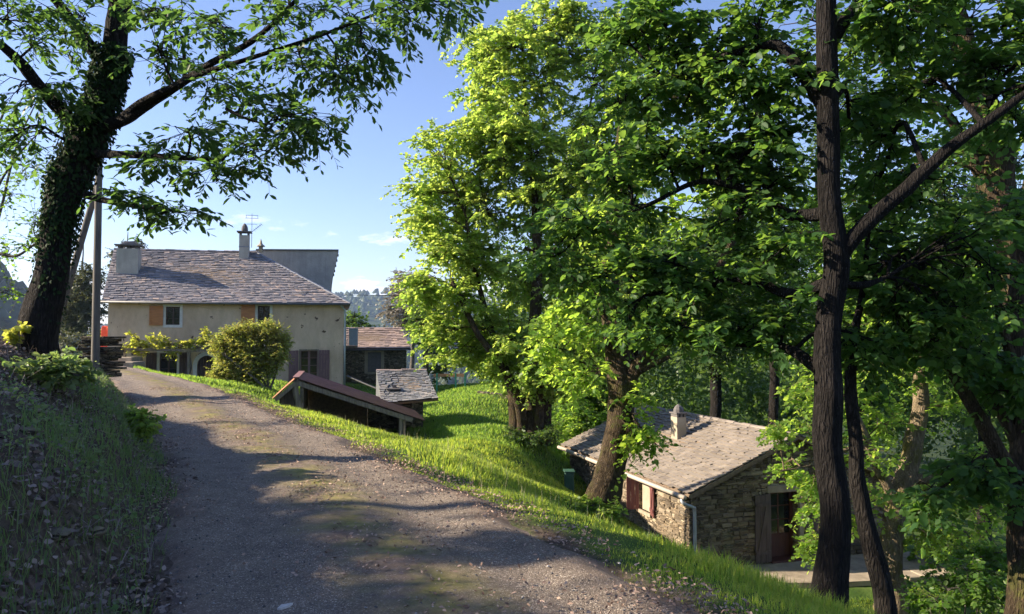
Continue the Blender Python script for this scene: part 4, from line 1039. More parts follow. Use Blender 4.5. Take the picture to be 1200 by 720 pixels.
def patio():
    g = CG; z = -4.17
    pts = [(1.0, .0), (5.6, .0), (5.6, -.9), (6.3, 1.15), (6.2, 1.5), (4, 1.75), (1.6, 1.85), (.9, 1.2)]
    pts = [(.6, .01), (6.5, .01), (6.55, 1.2), (6.3, 2.3), (4.4, 2.0), (2.6, 1.75), (1.2, 1.3)]
    P = [g.p(a, z, c) for a, c in pts]
    m = MB(); m.prism(P, (0, 0, -.12)); o = m.build('patio', M['slab'], None); tag(o, 'flagstone terrace before the cottage door', kind='structure')
    # low retaining wall with coping under the sunlit outer corner
    a = g.p(4.2, z-.125, 1.9); b = g.p(6.35, z-.125, 2.2); c = g.p(6.5, z-.125, .6)
    m = MB()
    for p, q in ((a, b), (b, c)):
        m.bar(p+np.array([0, 0, -.85]), q+np.array([0, 0, -.85]), .4, 1.7)
    tag(m.build('retaining_wall', M['stone'], None), 'dry stone retaining wall holding up the cottage terrace', 'wall')
    m = MB()
    n = 5
    for (p, q) in ((g.p(4.6, z+.005, 1.95), g.p(6.45, z+.005, 2.2)),):
        for k in range(n):
            s = p+(q-p)*k/n; e = p+(q-p)*(k+1)/n; m.bar(s+np.array([0, 0, .04]), e-(q-p)*.01+np.array([0, 0, .04+random.uniform(0, .015)]), .5, .08)
    tag(m.build('coping_slabs', M['slab'], None, bevel=.012), 'pale flat coping slabs along the outer edge of the cottage terrace', 'coping')
    # green water tank behind the far corner
    p = pix(667, 577, 23.5); z0 = gz(p[0], p[1])
    e = empty('water_tank', (p[0], p[1], z0), 'narrow dark green plastic box standing by the cottage end wall', 'bin')
    zt = pix(667, 551, 23.5)[2]
    m = MB(); m.hexa([np.array([p[0]+x, p[1]+y, zz]) for zz in (z0-.3, zt-.05) for x, y in ((-.14, -.2), (.14, -.2), (.14, .2), (-.14, .2))]); m.build('body', M['green_plastic'], e, bevel=.02)
    m = MB(); m.hexa([np.array([p[0]+x, p[1]+y, zz]) for zz in (zt-.05, zt) for x, y in ((-.17, -.23), (.17, -.23), (.17, .23), (-.17, .23))]); m.build('lid', M['green_plastic'], e, bevel=.015)
patio()

def pole_and_stack():
    b = pix(111, 452, 18.5); t = pix(117.5, 120, 18.5)
    e = empty('utility_pole', (b[0], b[1], gz(b[0], b[1])), 'slim grey wooden utility pole with a slanting prop behind the ivy tree', 'pole')
    m = MB(); m.tube(catmull([(b[0], b[1], gz(b[0], b[1])-.4), (b+t)/2, t], 12), np.linspace(.098, .075, 12), 12); m.build('shaft', M['pole'], e, smooth=True)
    m = MB(); q = pix(114.8, 205, 18.45)+np.array([0, .1, 0]); l0 = pix(62, 400, 19.0); z0 = gz(l0[0], l0[1]); m.tube([(l0[0]-.35, l0[1]+.1, z0-.4), (np.array([l0[0]-.35, l0[1]+.1, z0-.4])+q)/2, q], [.09, .085, .075], 12); m.build('prop', M['pole'], e, smooth=True)
    # stacks of roofing slabs on the bank
    for (px, py, Y, n, w, lab) in ((119, 448, 20.0, 14, .75, 'tall pile of dark roofing slabs standing to the right behind the pole'), (94, 428, 19.0, 6, .8, 'lower pile of flat stone slabs between the ivy tree and the pole')):
        c = pix(px, py, Y); z = gz(c[0], c[1])-.1; m = MB()
        for k in range(n):
            hh = random.uniform(.05, .11); ww = w*random.uniform(.75, 1.05)/2; dd = .45*random.uniform(.8, 1.1); ox, oy = random.uniform(-.07, .07), random.uniform(-.06, .06); a = random.uniform(-.2, .2)
            q = []
            for zz in (z, z+hh-.012):
                for x, y in ((-ww, -dd), (ww*.9, -dd), (ww, dd*.9), (-ww*.95, dd)):
                    q.append((c[0]+ox+x*math.cos(a)-y*math.sin(a), c[1]+oy+x*math.sin(a)+y*math.cos(a), zz+random.uniform(-.01, .01)))
            m.hexa(q); z += hh
        o = m.build('slab_pile', M['stone_dark'], None, bevel=.012); tag(o, lab, 'stone pile', 'piles of slabs by the pole')
    # overhead wire from the farmhouse towards the trees
    a = pix(404, 346, 47); b_ = pix(560, 338, 60); m = MB(); m.tube(catmull([a, (a+b_)/2+np.array([0, 0, -.25]), b_], 14), .018, 5)
    tag(m.build('overhead_wire', M['cable'], None), 'thin overhead wire running from the farmhouse to the trees', 'wire')
    # dry stone wall and garden fence beyond the meadow
    a = pix(560, 474, 36.5); c = pix(604, 480, 35.5); m = MB(); d = c-a
    for r_ in range(4):
        k = 0; 
        while k < 1:
            w = random.uniform(.08, .16); p = a+d*k+np.array([0, random.uniform(-.05, .05), r_*.17]); q = a+d*min(1, k+w)+np.array([0, random.uniform(-.05, .05), r_*.17]); 
            m.bar(p+(0, 0, .05), q-d*.012+(0, 0, .05), .4+random.uniform(-.06, .06), .15); k += w
    tag(m.build('dry_stone_wall', M['stone'], None, bevel=.03), 'short tumbled dry stone wall at the far edge of the meadow', 'wall')
    e = empty('garden_fence', pix(528, 452, 42), 'low garden fence with a rust red rail and green posts beyond the meadow', 'fence')
    a = pix(508, 440, 42); c = pix(545, 440, 42); m = MB(); m.bar(a, c, .08, .16); m.build('rail', M['tile_clay'], e)
    for px in (512, 534, 545):
        p = pix(px, 440, 41.9); m = MB(); m.bar((p[0], p[1], gz(p[0], p[1])-.3), p+np.array([0, 0, .12]), .08); m.build('post', M['green_post'], e)
pole_and_stack()
# ------------------------------------------------------------------ trees
def tree_root(name, px, py, Y, label, cat='tree', group=None):
    p = pix(px, py, Y); return empty(name, (p[0], p[1], gz(p[0], p[1])), label, cat, group), p
def pp(*a): return [pix(*q) for q in a]

def ivy_tree():
    root, b = tree_root('chestnut_tree', 45, 412, 10, 'dark leaning chestnut tree with ivy clad trunk on the left bank')
    t = Tree(); g0 = gz(b[0], b[1])
    base = [np.array([b[0]-.05, b[1], g0-.5])]
    trunk = base+pp((47, 400, 10), (58, 330, 10), (68, 262, 10), (82, 205, 10.0), (112, 140, 10.0), (128, 85, 9.9), (140, 20, 9.8), (158, -90, 9.7), (170, -220, 9.7))
    t.limb(trunk, [.36, .23, .205, .19, .20, .22, .19, .16, .13, .1, .06], 16, .07, .35, .55)
    t.limb(pp((118, 150, 9.95), (150, 138, 9.7), (190, 112, 9.4), (240, 80, 9.0), (300, 45, 8.6), (352, -5, 8.3)), [.085, .07, .058, .045, .032, .02], 10)
    t.limb(pp((140, 140, 9.8), (170, 118, 9.4), (225, 92, 9.0), (290, 70, 8.7), (380, 40, 8.5), (470, 5, 8.3)), [.05, .043, .036, .028, .02, .012], 8)
    t.limb(pp((105, 180, 9.95), (140, 181, 9.6), (190, 184, 9.3), (260, 188, 9.0)), [.06, .05, .04, .02], 7)
    t.limb(pp((100, 228, 9.9), (130, 236, 9.7), (170, 243, 9.5), (205, 248, 9.4)), [.05, .04, .03, .015], 7)
    t.limb(pp((88, 150, 9.9), (50, 105, 9.4), (10, 60, 9.0), (-60, 10, 8.6)), [.10, .08, .06, .04], 8)
    t.limb(pp((110, 60, 9.8), (80, 20, 9.6), (40, -30, 9.3)), [.09, .07, .05], 8)
    t.limb(pp((265, 128, 8.7), (290, 140, 8.6), (312, 146, 8.55)), [.022, .015, .01], 6)
    lobes = [lob(*a) for a in ((205, 250, 9.4, 26, 7, .4), (160, 235, 9.5, 22, 9, .4), (190, 190, 9.3, 40, 14, .5), (250, 200, 9.0, 35, 12, .5), (300, 180, 8.9, 40, 14, .5), (345, 155, 8.8, 32, 14, .5), (220, 150, 9.1, 40, 16, .6),
             (380, 145, 8.7, 20, 10, .4), (300, 120, 8.8, 34, 14, .5), (355, 85, 8.6, 40, 14, .6), (410, 100, 8.5, 34, 22, .5), (430, 60, 8.4, 30, 18, .5), (410, 20, 8.4, 50, 16, .6), (480, 18, 8.3, 40, 14, .5), (520, 3, 8.2, 28, 6, .4), (330, 30, 8.6, 45, 22, .6),
             (260, 30, 8.9, 45, 25, .7), (250, 95, 8.9, 30, 18, .6), (180, 50, 9.2, 40, 30, .7), (190, 10, 9.2, 50, 25, .8), (100, 20, 9.4, 50, 25, .8), (50, 50, 9.2, 45, 28, .8), (20, 110, 9.0, 40, 25, .7), (10, 20, 8.6, 50, 25, .8), (60, 120, 9.3, 35, 22, .6), (10, 165, 9.2, 25, 18, .5),
             (-50, 60, 9.0, 50, 40, 1.0), (80, -60, 9.4, 80, 35, 1.0), (200, -50, 9.2, 70, 35, 1.0), (320, -40, 8.6, 70, 30, .9), (150, -150, 9.7, 90, 50, 1.2))]
    t.grow([(c_, r_*1.2, w_) for c_, r_, w_ in lobes], 9, 5, .40, 101, droop=.25, subr=.008, flat=.25, main_r=.028)
    lm = t.leaves('crown', 8, .125, LEAFN, 102, nz=1.3, spread=.8, twig_r=.0035, hang=.35, tip=.3)
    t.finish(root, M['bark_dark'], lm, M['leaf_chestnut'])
    # ivy hugging the trunk
    P = catmull(pp((52, 385, 10), (66, 290, 10), (74, 240, 10), (85, 200, 10), (112, 140, 9.95), (128, 85, 9.9), (135, 55, 9.8)), 200)
    n = 6500; g = np.random.default_rng(5); k = np.clip(g.beta(2.4, 1.6, n)*199, 0, 199).astype(int); an = g.uniform(0, 2*math.pi, n)
    k = np.where(g.random(n) < .12, g.integers(0, 199, n), k)
    rad = .185+.05*g.random(n)+.10*np.exp(-((k-110)/32.)**2)*g.random(n); d = np.stack([np.cos(an), np.sin(an), g.normal(0, .15, n)], -1)
    pos = P[k]+d*rad[:, None]
    lm = leaf_mesh('ivy', pos, d*.5+np.array([0, 0, -1.])+g.normal(0, .4, (n, 3)), d+g.normal(0, .35, (n, 3)), g.uniform(.035, .07, n), LEAF8)
    link('ivy', lm, M['leaf_ivy'], root)
ivy_tree()

def shrub_left():
    root, b = tree_root('young_tree', -35, 420, 14, 'thin twiggy young tree with sparse small leaves at the far left', 'tree')
    t = Tree()
    b0 = np.array([b[0], b[1], gz(b[0], b[1])-.2])
    for q in (((-20, 330, 14), (0, 250, 14), (20, 170, 14), (42, 120, 14)), ((-30, 330, 13.8), (-10, 240, 13.8), (15, 190, 13.7), (50, 150, 13.7)), ((-40, 300, 14.2), (-20, 200, 14.2), (5, 130, 14.2)), ((-20, 310, 14), (20, 300, 13.9), (45, 283, 13.9))):
        t.limb([b0]+pp(*q), [.05, .035, .025, .02, .01][:len(q)+1], 6)
    lobes = [lob(*a) for a in ((15, 160, 14, 30, 25, .7), (45, 200, 14, 25, 25, .7), (15, 230, 14, 30, 25, .7), (40, 260, 14, 18, 15, .5), (10, 300, 14, 22, 22, .5), (35, 290, 13.9, 20, 15, .5), (10, 345, 14, 12, 12, .4), (-40, 200, 14, 40, 60, 1))]
    t.grow(lobes, 6, 5, .5, 201, droop=.1, subr=.008, main_r=.02)
    lm = t.leaves('crown', 6, .075, LEAF8, 202, twig_r=.004)
    t.finish(root, M['bark_twig'], lm, M['leaf_mid'])
shrub_left()

def maple_far():
    root, b = tree_root('maple_tree', 622, 508, 26, 'big sunlit yellow-green maple with short multi-stemmed trunk in the meadow')
    t = Tree(); g0 = gz(b[0], b[1])
    def bs(px): p = pix(px, 508, 26); return np.array([p[0], p[1], g0-.3])
    for (x, q, r) in ((604, ((603, 485, 26), (598, 450, 26), (580, 400, 26), (560, 330, 26), (545, 250, 26)), .24), (620, ((620, 480, 26), (622, 430, 26), (630, 330, 26), (625, 220, 26), (615, 110, 26), (612, 40, 26)), .36), (638, ((638, 480, 26.2), (648, 430, 26.2), (665, 340, 26.3), (680, 230, 26.3), (690, 130, 26.3)), .26), (612, ((610, 480, 25.6), (595, 440, 25.2), (560, 390, 25), (530, 330, 25)), .2), (630, ((632, 480, 25.5), (640, 440, 25), (660, 410, 24.5), (690, 380, 24)), .18)):
        t.limb([bs(x)]+pp(*q), [r, r*.85, r*.7, r*.5, r*.35, r*.2, r*.15][:len(q)+1], 12, .09, .25, .3)
    L_ = [(600, 50, 55, 28), (640, 35, 60, 30), (560, 62, 30, 22), (590, 95, 50, 30), (640, 100, 60, 35), (545, 165, 42, 30), (510, 175, 40, 25), (580, 160, 40, 30), (630, 180, 50, 40), (500, 220, 38, 25), (530, 240, 50, 35), (490, 262, 25, 20), (580, 250, 50, 40), (640, 260, 50, 40), (520, 290, 40, 25), (560, 310, 45, 30),
          (610, 330, 50, 35), (660, 330, 40, 35), (540, 350, 40, 28), (520, 385, 36, 24), (560, 390, 45, 28), (605, 395, 45, 30), (655, 400, 45, 30), (535, 415, 36, 16), (580, 428, 40, 16), (630, 440, 45, 18), (655, 446, 22, 14), (690, 420, 35, 30), (700, 200, 50, 60), (700, 80, 60, 50), (680, 300, 40, 40), (740, 130, 60, 60), (490, 340, 16, 14), (585, 195, 40, 26), (560, 210, 40, 26), (600, 150, 44, 28), (570, 120, 34, 24), (620, 220, 40, 30), (545, 280, 40, 28), (690, 20, 50, 30), (740, 50, 50, 40), (720, 190, 50, 40), (730, 270, 50, 40), (700, 350, 46, 36), (760, 200, 40, 50), (680, 150, 44, 36), (665, 215, 44, 36), (660, 60, 44, 30)]
    lobes = [lob(x, y, 26+((i*37) % 7-3)*.35, rx, ry, 1.7) for i, (x, y, rx, ry) in enumerate(L_)]
    t.grow([(c_, r_*1.12, w_) for c_, r_, w_ in lobes], 22, 8, .70, 301, droop=.25, subr=.016, flat=.3)
    lm = t.leaves('crown', 15, .15, LEAF8, 302, twig_r=.005, spread=1.0)
    t.finish(root, M['bark_brown'], lm, M['leaf_bright'])
maple_far()

def maple_near():
    root, b = tree_root('maple_tree', 706, 604, 15, 'leaning maple with a thick mossy trunk standing in front of the cottage eaves')
    t = Tree(); g0 = gz(b[0], b[1])
    tr = [np.array([b[0], b[1], g0-.4])]+pp((708, 592, 15), (717, 545, 15), (727, 490, 15), (727, 440, 15), (722, 400, 15), (716, 350, 15.1), (715, 280, 15.2), (722, 200, 15.3), (735, 100, 15.4))
    t.limb(tr, [.40, .33, .27, .255, .25, .245, .2, .15, .11, .06], 16, .07, .3, .35)
    t.limb(pp((728, 470, 15), (748, 430, 14.8), (778, 400, 14.6), (815, 360, 14.4), (850, 300, 14.2), (880, 220, 14)), [.15, .14, .12, .09, .07, .04], 12)
    t.limb(pp((735, 445, 14.9), (760, 430, 14.6), (785, 418, 14.5)), [.08, .06, .04], 8)
    t.limb(pp((718, 380, 15), (690, 340, 14.6), (650, 310, 14.2), (615, 290, 14)), [.1, .08, .05, .03], 8)
    L_ = [(690, 250, 40, 35), (740, 220, 45, 40), (700, 330, 40, 30), (755, 300, 45, 35), (660, 370, 35, 22), (690, 395, 30, 18), (650, 430, 30, 18), (680, 452, 22, 14), (746, 468, 10, 10), (752, 505, 12, 10), (736, 540, 6, 8), (800, 250, 45, 40), (850, 220, 45, 40), (830, 330, 40, 25), (790, 170, 50, 40), (730, 130, 50, 40), (850, 130, 50, 45), (640, 400, 24, 16), (770, 380, 30, 18), (770, 522, 8, 8)]
    lobes = [lob(x, y, (14.8+((i*37) % 7-3)*.3) if rx > 15 else 14.5, rx, ry, 1.1 if rx > 15 else .35, .72 if rx > 15 else .3) for i, (x, y, rx, ry) in enumerate(L_)]
    t.grow(lobes, 15, 6, .45, 401, droop=.3, subr=.010)
    lm = t.leaves('crown', 10, .12, LEAF8, 402, twig_r=.004)
    t.finish(root, M['bark_brown'], lm, M['leaf_lime'])
maple_near()

def front_tree():
    root, b = tree_root('linden_tree', 975, 740, 7, 'dark straight foreground tree with a bare limb forking right at mid height')
    t = Tree(); g0 = gz(b[0], b[1])
    t.limb([np.array([b[0]-.02, b[1], g0-.4])]+pp((974, 715, 7), (979, 640, 7), (975, 560, 7), (970, 480, 7), (968, 430, 7), (976, 370, 7), (980, 310, 7), (974, 240, 7), (971, 160, 7), (970, 80, 7), (968, -10, 7), (966, -120, 7), (966, -260, 7)),
           [.19, .16, .138, .128, .128, .122, .118, .118, .10, .10, .097, .09, .07, .045], 18, .05, .15, .4)
    t.limb(pp((980, 305, 7), (1000, 280, 6.95), (1030, 250, 6.9), (1062, 222, 6.85), (1090, 195, 6.8), (1122, 166, 6.7), (1165, 135, 6.6), (1230, 90, 6.5)), [.082, .076, .069, .064, .057, .052, .04, .025], 12, .06)
    t.limb(pp((965, 330, 7), (1010, 335, 7.1), (1040, 325, 7.2)), [.04, .035, .02], 8)
    for q in (((968, 250, 7), (925, 252, 7.3), (895, 230, 7.5), (860, 218, 7.7), (815, 214, 7.9), (760, 240, 8.0), (700, 262, 8.1)), ((968, 130, 7), (920, 60, 7.3), (890, 55, 7.5), (840, 70, 7.7), (790, 90, 7.9), (740, 130, 8)), ((968, 440, 7), (930, 412, 7.4), (895, 405, 7.8), (850, 402, 8)), ((975, 330, 7), (930, 345, 7.3), (880, 330, 7.6), (820, 335, 7.9), (760, 345, 8.1)), ((970, 60, 7), (1000, 10, 7.2), (1050, -40, 7.4), (1110, -80, 7.6))):
        t.limb(pp(*q), [.065, .055, .045, .038, .03, .02, .012][:len(q)], 8, .05)
    L_ = [(690, 265, 42, 16, 8.1), (655, 255, 30, 14, 8.3), (740, 240, 40, 25, 8), (640, 305, 26, 14, 8.4), (690, 330, 40, 18, 8.2), (730, 300, 40, 22, 8), (790, 300, 40, 25, 7.9), (780, 345, 45, 22, 8), (840, 330, 45, 22, 7.8), (735, 385, 30, 14, 8.2), (800, 390, 45, 18, 8), (870, 385, 45, 22, 7.8), (920, 370, 35, 22, 7.6), (720, 190, 36, 22, 8.1), (770, 180, 45, 28, 8), (825, 180, 45, 32, 7.9), (880, 170, 45, 32, 7.8), (760, 110, 38, 26, 8), (810, 110, 50, 32, 7.9), (870, 110, 45, 35, 7.8), (920, 100, 45, 40, 7.6), (720, 120, 24, 16, 8.2), (780, 45, 45, 26, 8), (840, 40, 50, 35, 7.9), (900, 30, 50, 35, 7.8), (720, 20, 30, 14, 8.2), (860, 260, 45, 28, 7.8), (910, 290, 40, 30, 7.6),
          (1010, 60, 50, 40, 7.8), (1060, 110, 50, 40, 7.8), (1010, 150, 45, 40, 8), (1080, 40, 55, 40, 7.6), (1130, 80, 50, 45, 7.4), (1170, 30, 50, 45, 7.2), (1180, 130, 40, 40, 7.2), (1030, 210, 40, 35, 8.2), (1020, 330, 45, 32, 8.0), (1080, 300, 45, 32, 7.8), (1130, 280, 45, 35, 7.6), (1060, 370, 50, 28, 7.8), (1110, 390, 45, 32, 7.8), (1170, 350, 45, 40, 7.4), (1020, 410, 40, 22, 7.8), (1080, 240, 40, 30, 8),
          (950, -60, 100, 40, 7.6), (1100, -70, 100, 40, 7.4), (860, -70, 70, 40, 7.8), (1000, -140, 120, 50, 7.6), (1130, -160, 120, 50, 7.4), (880, -160, 90, 50, 7.8), (1040, 10, 60, 30, 7.0), (1150, -20, 60, 40, 6.8), (735, 40, 45, 28, 8.1), (770, 5, 50, 24, 8.0), (900, 220, 40, 24, 7.9), (830, 100, 45, 30, 8.2), (905, 160, 30, 30, 8.3), (880, 200, 40, 26, 8.4)]
    lobes = [lob(x, y, Y, rx, ry, .8) for (x, y, rx, ry, Y) in L_]
    t.grow([(c_, r_*1.15, (.62 if c_[0] < 1.35 else 1.0)) for c_, r_, w_ in lobes], 14, 6, .36, 501, droop=.2, subr=.0095, flat=.2, main_r=.034)
    lm = t.leaves('crown', 9, .094, LEAF8, 502, nz=1.3, twig_r=.003, hang=.4)
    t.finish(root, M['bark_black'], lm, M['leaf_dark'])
front_tree()

def leaning_stem():
    root, b = tree_root('leaning_tree', 1044, 735, 7.8, 'slender bare stem leaning left behind the dark foreground trunk', 'tree')
    t = Tree(); g0 = gz(b[0], b[1])
    t.limb([np.array([b[0], b[1], g0-.4])]+pp((1037, 700, 7.8), (1024, 640, 7.8), (1012, 590, 7.8), (1003, 540, 7.8), (998, 470, 7.8), (1000, 400, 7.9), (1012, 330, 8), (1020, 240, 8)), [.12, .11, .1, .09, .085, .07, .06, .045, .03, .02], 12, .06, .2, .6)
    lobes = [lob(*a) for a in ((1030, 330, 8, 35, 30, .6), (1000, 260, 8, 30, 30, .6), (1045, 270, 8, 30, 30, .6))]
    t.grow(lobes, 6, 4, .35, 511, subr=.008, main_r=.02)
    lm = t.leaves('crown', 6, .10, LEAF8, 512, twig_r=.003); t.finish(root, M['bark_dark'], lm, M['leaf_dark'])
leaning_stem()

def edge_tree():
    root, b = tree_root('edge_tree', 1196, 745, 8.6, 'mossy forked tree cut by the right edge with long limbs reaching left')
    t = Tree(); g0 = gz(b[0], b[1])
    t.limb([np.array([b[0], b[1], g0-.5])]+pp((1200, 700, 8.6), (1201, 620, 8.6), (1199, 560, 8.6), (1196, 480, 8.6), (1190, 400, 8.6), (1195, 300, 8.7), (1210, 180, 8.8)), [.24, .19, .165, .15, .12, .10, .08, .05], 14, .06, .2, .5)
    t.limb(pp((1196, 565, 8.6), (1170, 530, 8.5), (1145, 485, 8.4), (1118, 440, 8.3), (1090, 390, 8.3), (1050, 350, 8.3)), [.10, .09, .075, .06, .04, .025], 10)
    t.limb(pp((1192, 520, 8.6), (1165, 470, 8.6), (1140, 420, 8.6), (1125, 360, 8.7)), [.07, .055, .04, .025], 9)
    t.limb(pp((1196, 520, 8.6), (1192, 450, 8.5), (1175, 380, 8.4), (1165, 320, 8.4)), [.08, .065, .05, .03], 9)
    L_ = [(1060, 400, 40, 25), (1110, 420, 35, 25), (1160, 420, 30, 35), (1090, 350, 40, 30), (1150, 340, 40, 35), (1085, 590, 12, 14), (1165, 580, 12, 12), (1140, 555, 14, 10), (1180, 250, 50, 50), (1180, 460, 20, 24)]
    lobes = [lob(x, y, 8.3, rx, ry, .7) for (x, y, rx, ry) in L_]
    t.grow(lobes, 11, 5, .34, 521, subr=.008, main_r=.025)
    lm = t.leaves('crown', 8, .115, LEAF8, 522, twig_r=.003, hang=.55); t.finish(root, M['bark_brown'], lm, M['leaf_dark'])
edge_tree()

def patio_trees():
    root, b = tree_root('terrace_tree', 1043, 698, 17.2, 'leafy lime-green tree with pale lit trunk beside the terrace corner')
    t = Tree(); g0 = min(gz(b[0], b[1]), -4.3)
    t.limb([np.array([b[0], b[1], g0-.3])]+pp((1043, 680, 17.2), (1045, 630, 17.2), (1052, 590, 17.2), (1065, 540, 17.2), (1078, 480, 17.2), (1080, 410, 17.2), (1075, 320, 17.2)), [.34, .27, .24, .22, .21, .18, .14, .08], 14, .07, .25, .35)
    t.limb(pp((1063, 560, 17.2), (1090, 560, 17.0), (1120, 550, 16.9), (1150, 545, 16.8)), [.13, .11, .08, .05], 10)
    t.limb(pp((1050, 590, 17.2), (1035, 560, 17.1), (1010, 500, 16.9), (985, 450, 16.8)), [.13, .11, .08, .05], 10)
    t.limb(pp((1012, 520, 16.9), (985, 530, 16.7), (950, 545, 16.6), (915, 552, 16.5)), [.06, .05, .03, .02], 8)
    L_ = [(938, 470, 30, 20), (906, 500, 8, 8), (950, 505, 26, 18), (922, 550, 20, 6), (962, 570, 20, 14), (955, 600, 14, 10), (1000, 470, 36, 26), (1010, 530, 34, 24), (985, 610, 14, 16), (1040, 500, 36, 30), (1030, 590, 30, 20), (1075, 440, 36, 26), (1110, 480, 36, 30), (1100, 590, 36, 22), (1150, 600, 34, 22), (1150, 540, 36, 26), (1090, 630, 28, 16), (1030, 420, 36, 24), (960, 430, 30, 18), (1150, 450, 40, 30), (1140, 640, 30, 12), (1180, 560, 30, 30), (940, 640, 10, 8), (1085, 380, 40, 30), (1150, 380, 40, 30), (1020, 370, 40, 30)]
    lobes = [lob(x, y, 16.9+((i*37) % 7-3)*.15, rx, ry, .75) for i, (x, y, rx, ry) in enumerate(L_)]
    t.grow(lobes, 9, 5, .42, 601, droop=.3, subr=.011)
    lm = t.leaves('crown', 10, .115, LEAF8, 602, twig_r=.004); t.finish(root, M['bark_pale'], lm, M['leaf_lime'])
    root, b = tree_root('old_oak', 1215, 560, 13, 'thick rough trunk leaning left at the upper right, lit from the side')
    t = Tree(); g0 = gz(b[0], b[1])
    t.limb([np.array([b[0]+.3, b[1], g0-.5])]+pp((1222, 480, 13), (1212, 380, 13), (1195, 290, 13), (1172, 220, 13), (1158, 150, 13), (1135, 70, 13), (1112, 0, 13), (1080, -80, 13)), [.5, .4, .34, .32, .3, .24, .2, .16, .1], 14, .08, .2, .5)
    t.limb(pp((1178, 235, 13), (1148, 200, 13), (1135, 175, 13), (1105, 130, 13), (1060, 90, 13)), [.14, .12, .11, .08, .05], 10)
    L_ = [(1080, 60, 60, 50), (1150, 20, 60, 50), (1040, 130, 50, 40), (1110, 170, 50, 40), (1000, 60, 60, 50), (1180, 100, 50, 50), (1060, -40, 80, 50), (1180, -60, 80, 50), (1190, 200, 40, 40), (1030, 220, 50, 40), (940, 20, 60, 50)]
    lobes = [lob(x, y, 13, rx, ry, 1.2) for (x, y, rx, ry) in L_]
    t.grow(lobes, 9, 6, .5, 611, subr=.012); lm = t.leaves('crown', 7, .14, LEAF8, 612, twig_r=.004); t.finish(root, M['bark_brown'], lm, M['leaf_dark'])
patio_trees()

def simple_tree(name, label, px, py, Y, hpx, lobes_px, lmat, bark, size, k=9, nsub=10, ntw=6, twl=.9, seed=1, r=.25, group=None, shape=LEAF4, dz=2.0, cat='tree', lean=0):
    """background tree: trunk from the ground, crown lobes in photo pixels"""
    root, b = tree_root(name, px, py, Y, label, cat, group)
    t = Tree(); g0 = gz(b[0], b[1]); top = pix(px+lean, hpx, Y)
    t.limb([np.array([b[0], b[1], g0-.4]), b+(top-b)*.3+np.array([.1, 0, 0]), b+(top-b)*.65-np.array([.15, 0, 0]), top], [r, r*.8, r*.5, r*.15], 10, .08, .2, .25)
    lobes = [lob(x, y, Y, rx, ry, dz) for (x, y, rx, ry) in lobes_px]
    t.grow(lobes, nsub, ntw, twl, seed, droop=.2, subr=.02)
    lm = t.leaves('crown', int(k*1.6), size, shape, seed+1, twig_r=.009); t.finish(root, bark, lm, lmat); return root
def auto_lobes(cx, cy, rx, ry, n, seed, s=.38):
    g = np.random.default_rng(seed); out = []
    for i in range(n):
        a = g.uniform(0, 2*math.pi); q = g.random()**.5*.8
        out.append((cx+rx*q*math.cos(a), cy+ry*q*math.sin(a), rx*s*g.uniform(.8, 1.2), ry*s*g.uniform(.8, 1.2)))
    return out

# behind the outbuildings
simple_tree('grey_tree', 'hazy grey-brown bushy tree rising behind the small stone outbuilding', 482, 420, 62, 330, auto_lobes(482, 352, 36, 42, 15, 3), M['leaf_grey'], M['bark_twig'], .22, 8, 9, 6, 1.0, 31, .2)
simple_tree('pine_tree', 'feathery green pine with pale bare lower limbs right of the outbuilding roof', 498, 445, 44, 350, [(500, 365, 20, 10), (515, 350, 20, 14), (490, 375, 14, 8), (520, 385, 26, 14), (505, 400, 18, 10), (525, 415, 26, 14), (540, 370, 30, 24), (540, 335, 26, 20), (515, 435, 16, 8), (550, 400, 30, 20)], M['leaf_back'], M['bark_pale'], .19, 10, 9, 6, .8, 41, .16, dz=1.5)
simple_tree('round_tree', 'small dark round tree just right of the farmhouse gutter', 416, 400, 70, 365, [(416, 374, 14, 9), (428, 382, 12, 8), (408, 380, 10, 8)], M['leaf_back'], M['bark_dark'], .3, 8, 8, 5, 1.2, 51, .2)
# woods behind the cottage
W_ = 'trees in the wood behind the cottage'
wl = ['dense tree with dark trunk directly above the cottage ridge', 'tall pale-crowned tree behind the cottage chimney', 'broad dark tree filling the gap left of the cottage roof', 'tree standing in the wood right of the cottage gable', 'tall tree at the back of the wood near the right edge', 'mid green tree rising behind the leaning maple', 'low bushy tree beside the far cottage wall', 'slender tree between the foreground trunk and the terrace tree']
for i, (px, py, Y, top, cx, cy, rx, ry, n) in enumerate(((836, 468, 36, 250, 830, 330, 75, 110, 24), (905, 480, 44, 180, 900, 290, 80, 140, 26), (740, 480, 40, 200, 735, 330, 70, 120, 24), (1010, 520, 34, 220, 1010, 380, 90, 140, 28), (1150, 520, 38, 150, 1140, 330, 100, 190, 30), (680, 470, 46, 180, 680, 280, 70, 150, 22), (695, 520, 31, 430, 690, 470, 45, 45, 16), (960, 470, 52, 120, 980, 200, 110, 130, 26))):
    simple_tree('woodland_tree', wl[i], px, py, Y, top, auto_lobes(cx, cy, rx, ry, n, 70+i), [M['leaf_back'], M['leaf_mid'], M['leaf_back'], M['leaf_mid'], M['leaf_back'], M['leaf_back'], M['leaf_mid'], M['leaf_back']][i], M['bark_dark'], .22, 8, 14, 6, 1.1, 700+i*3, .3, W_, dz=2.5)
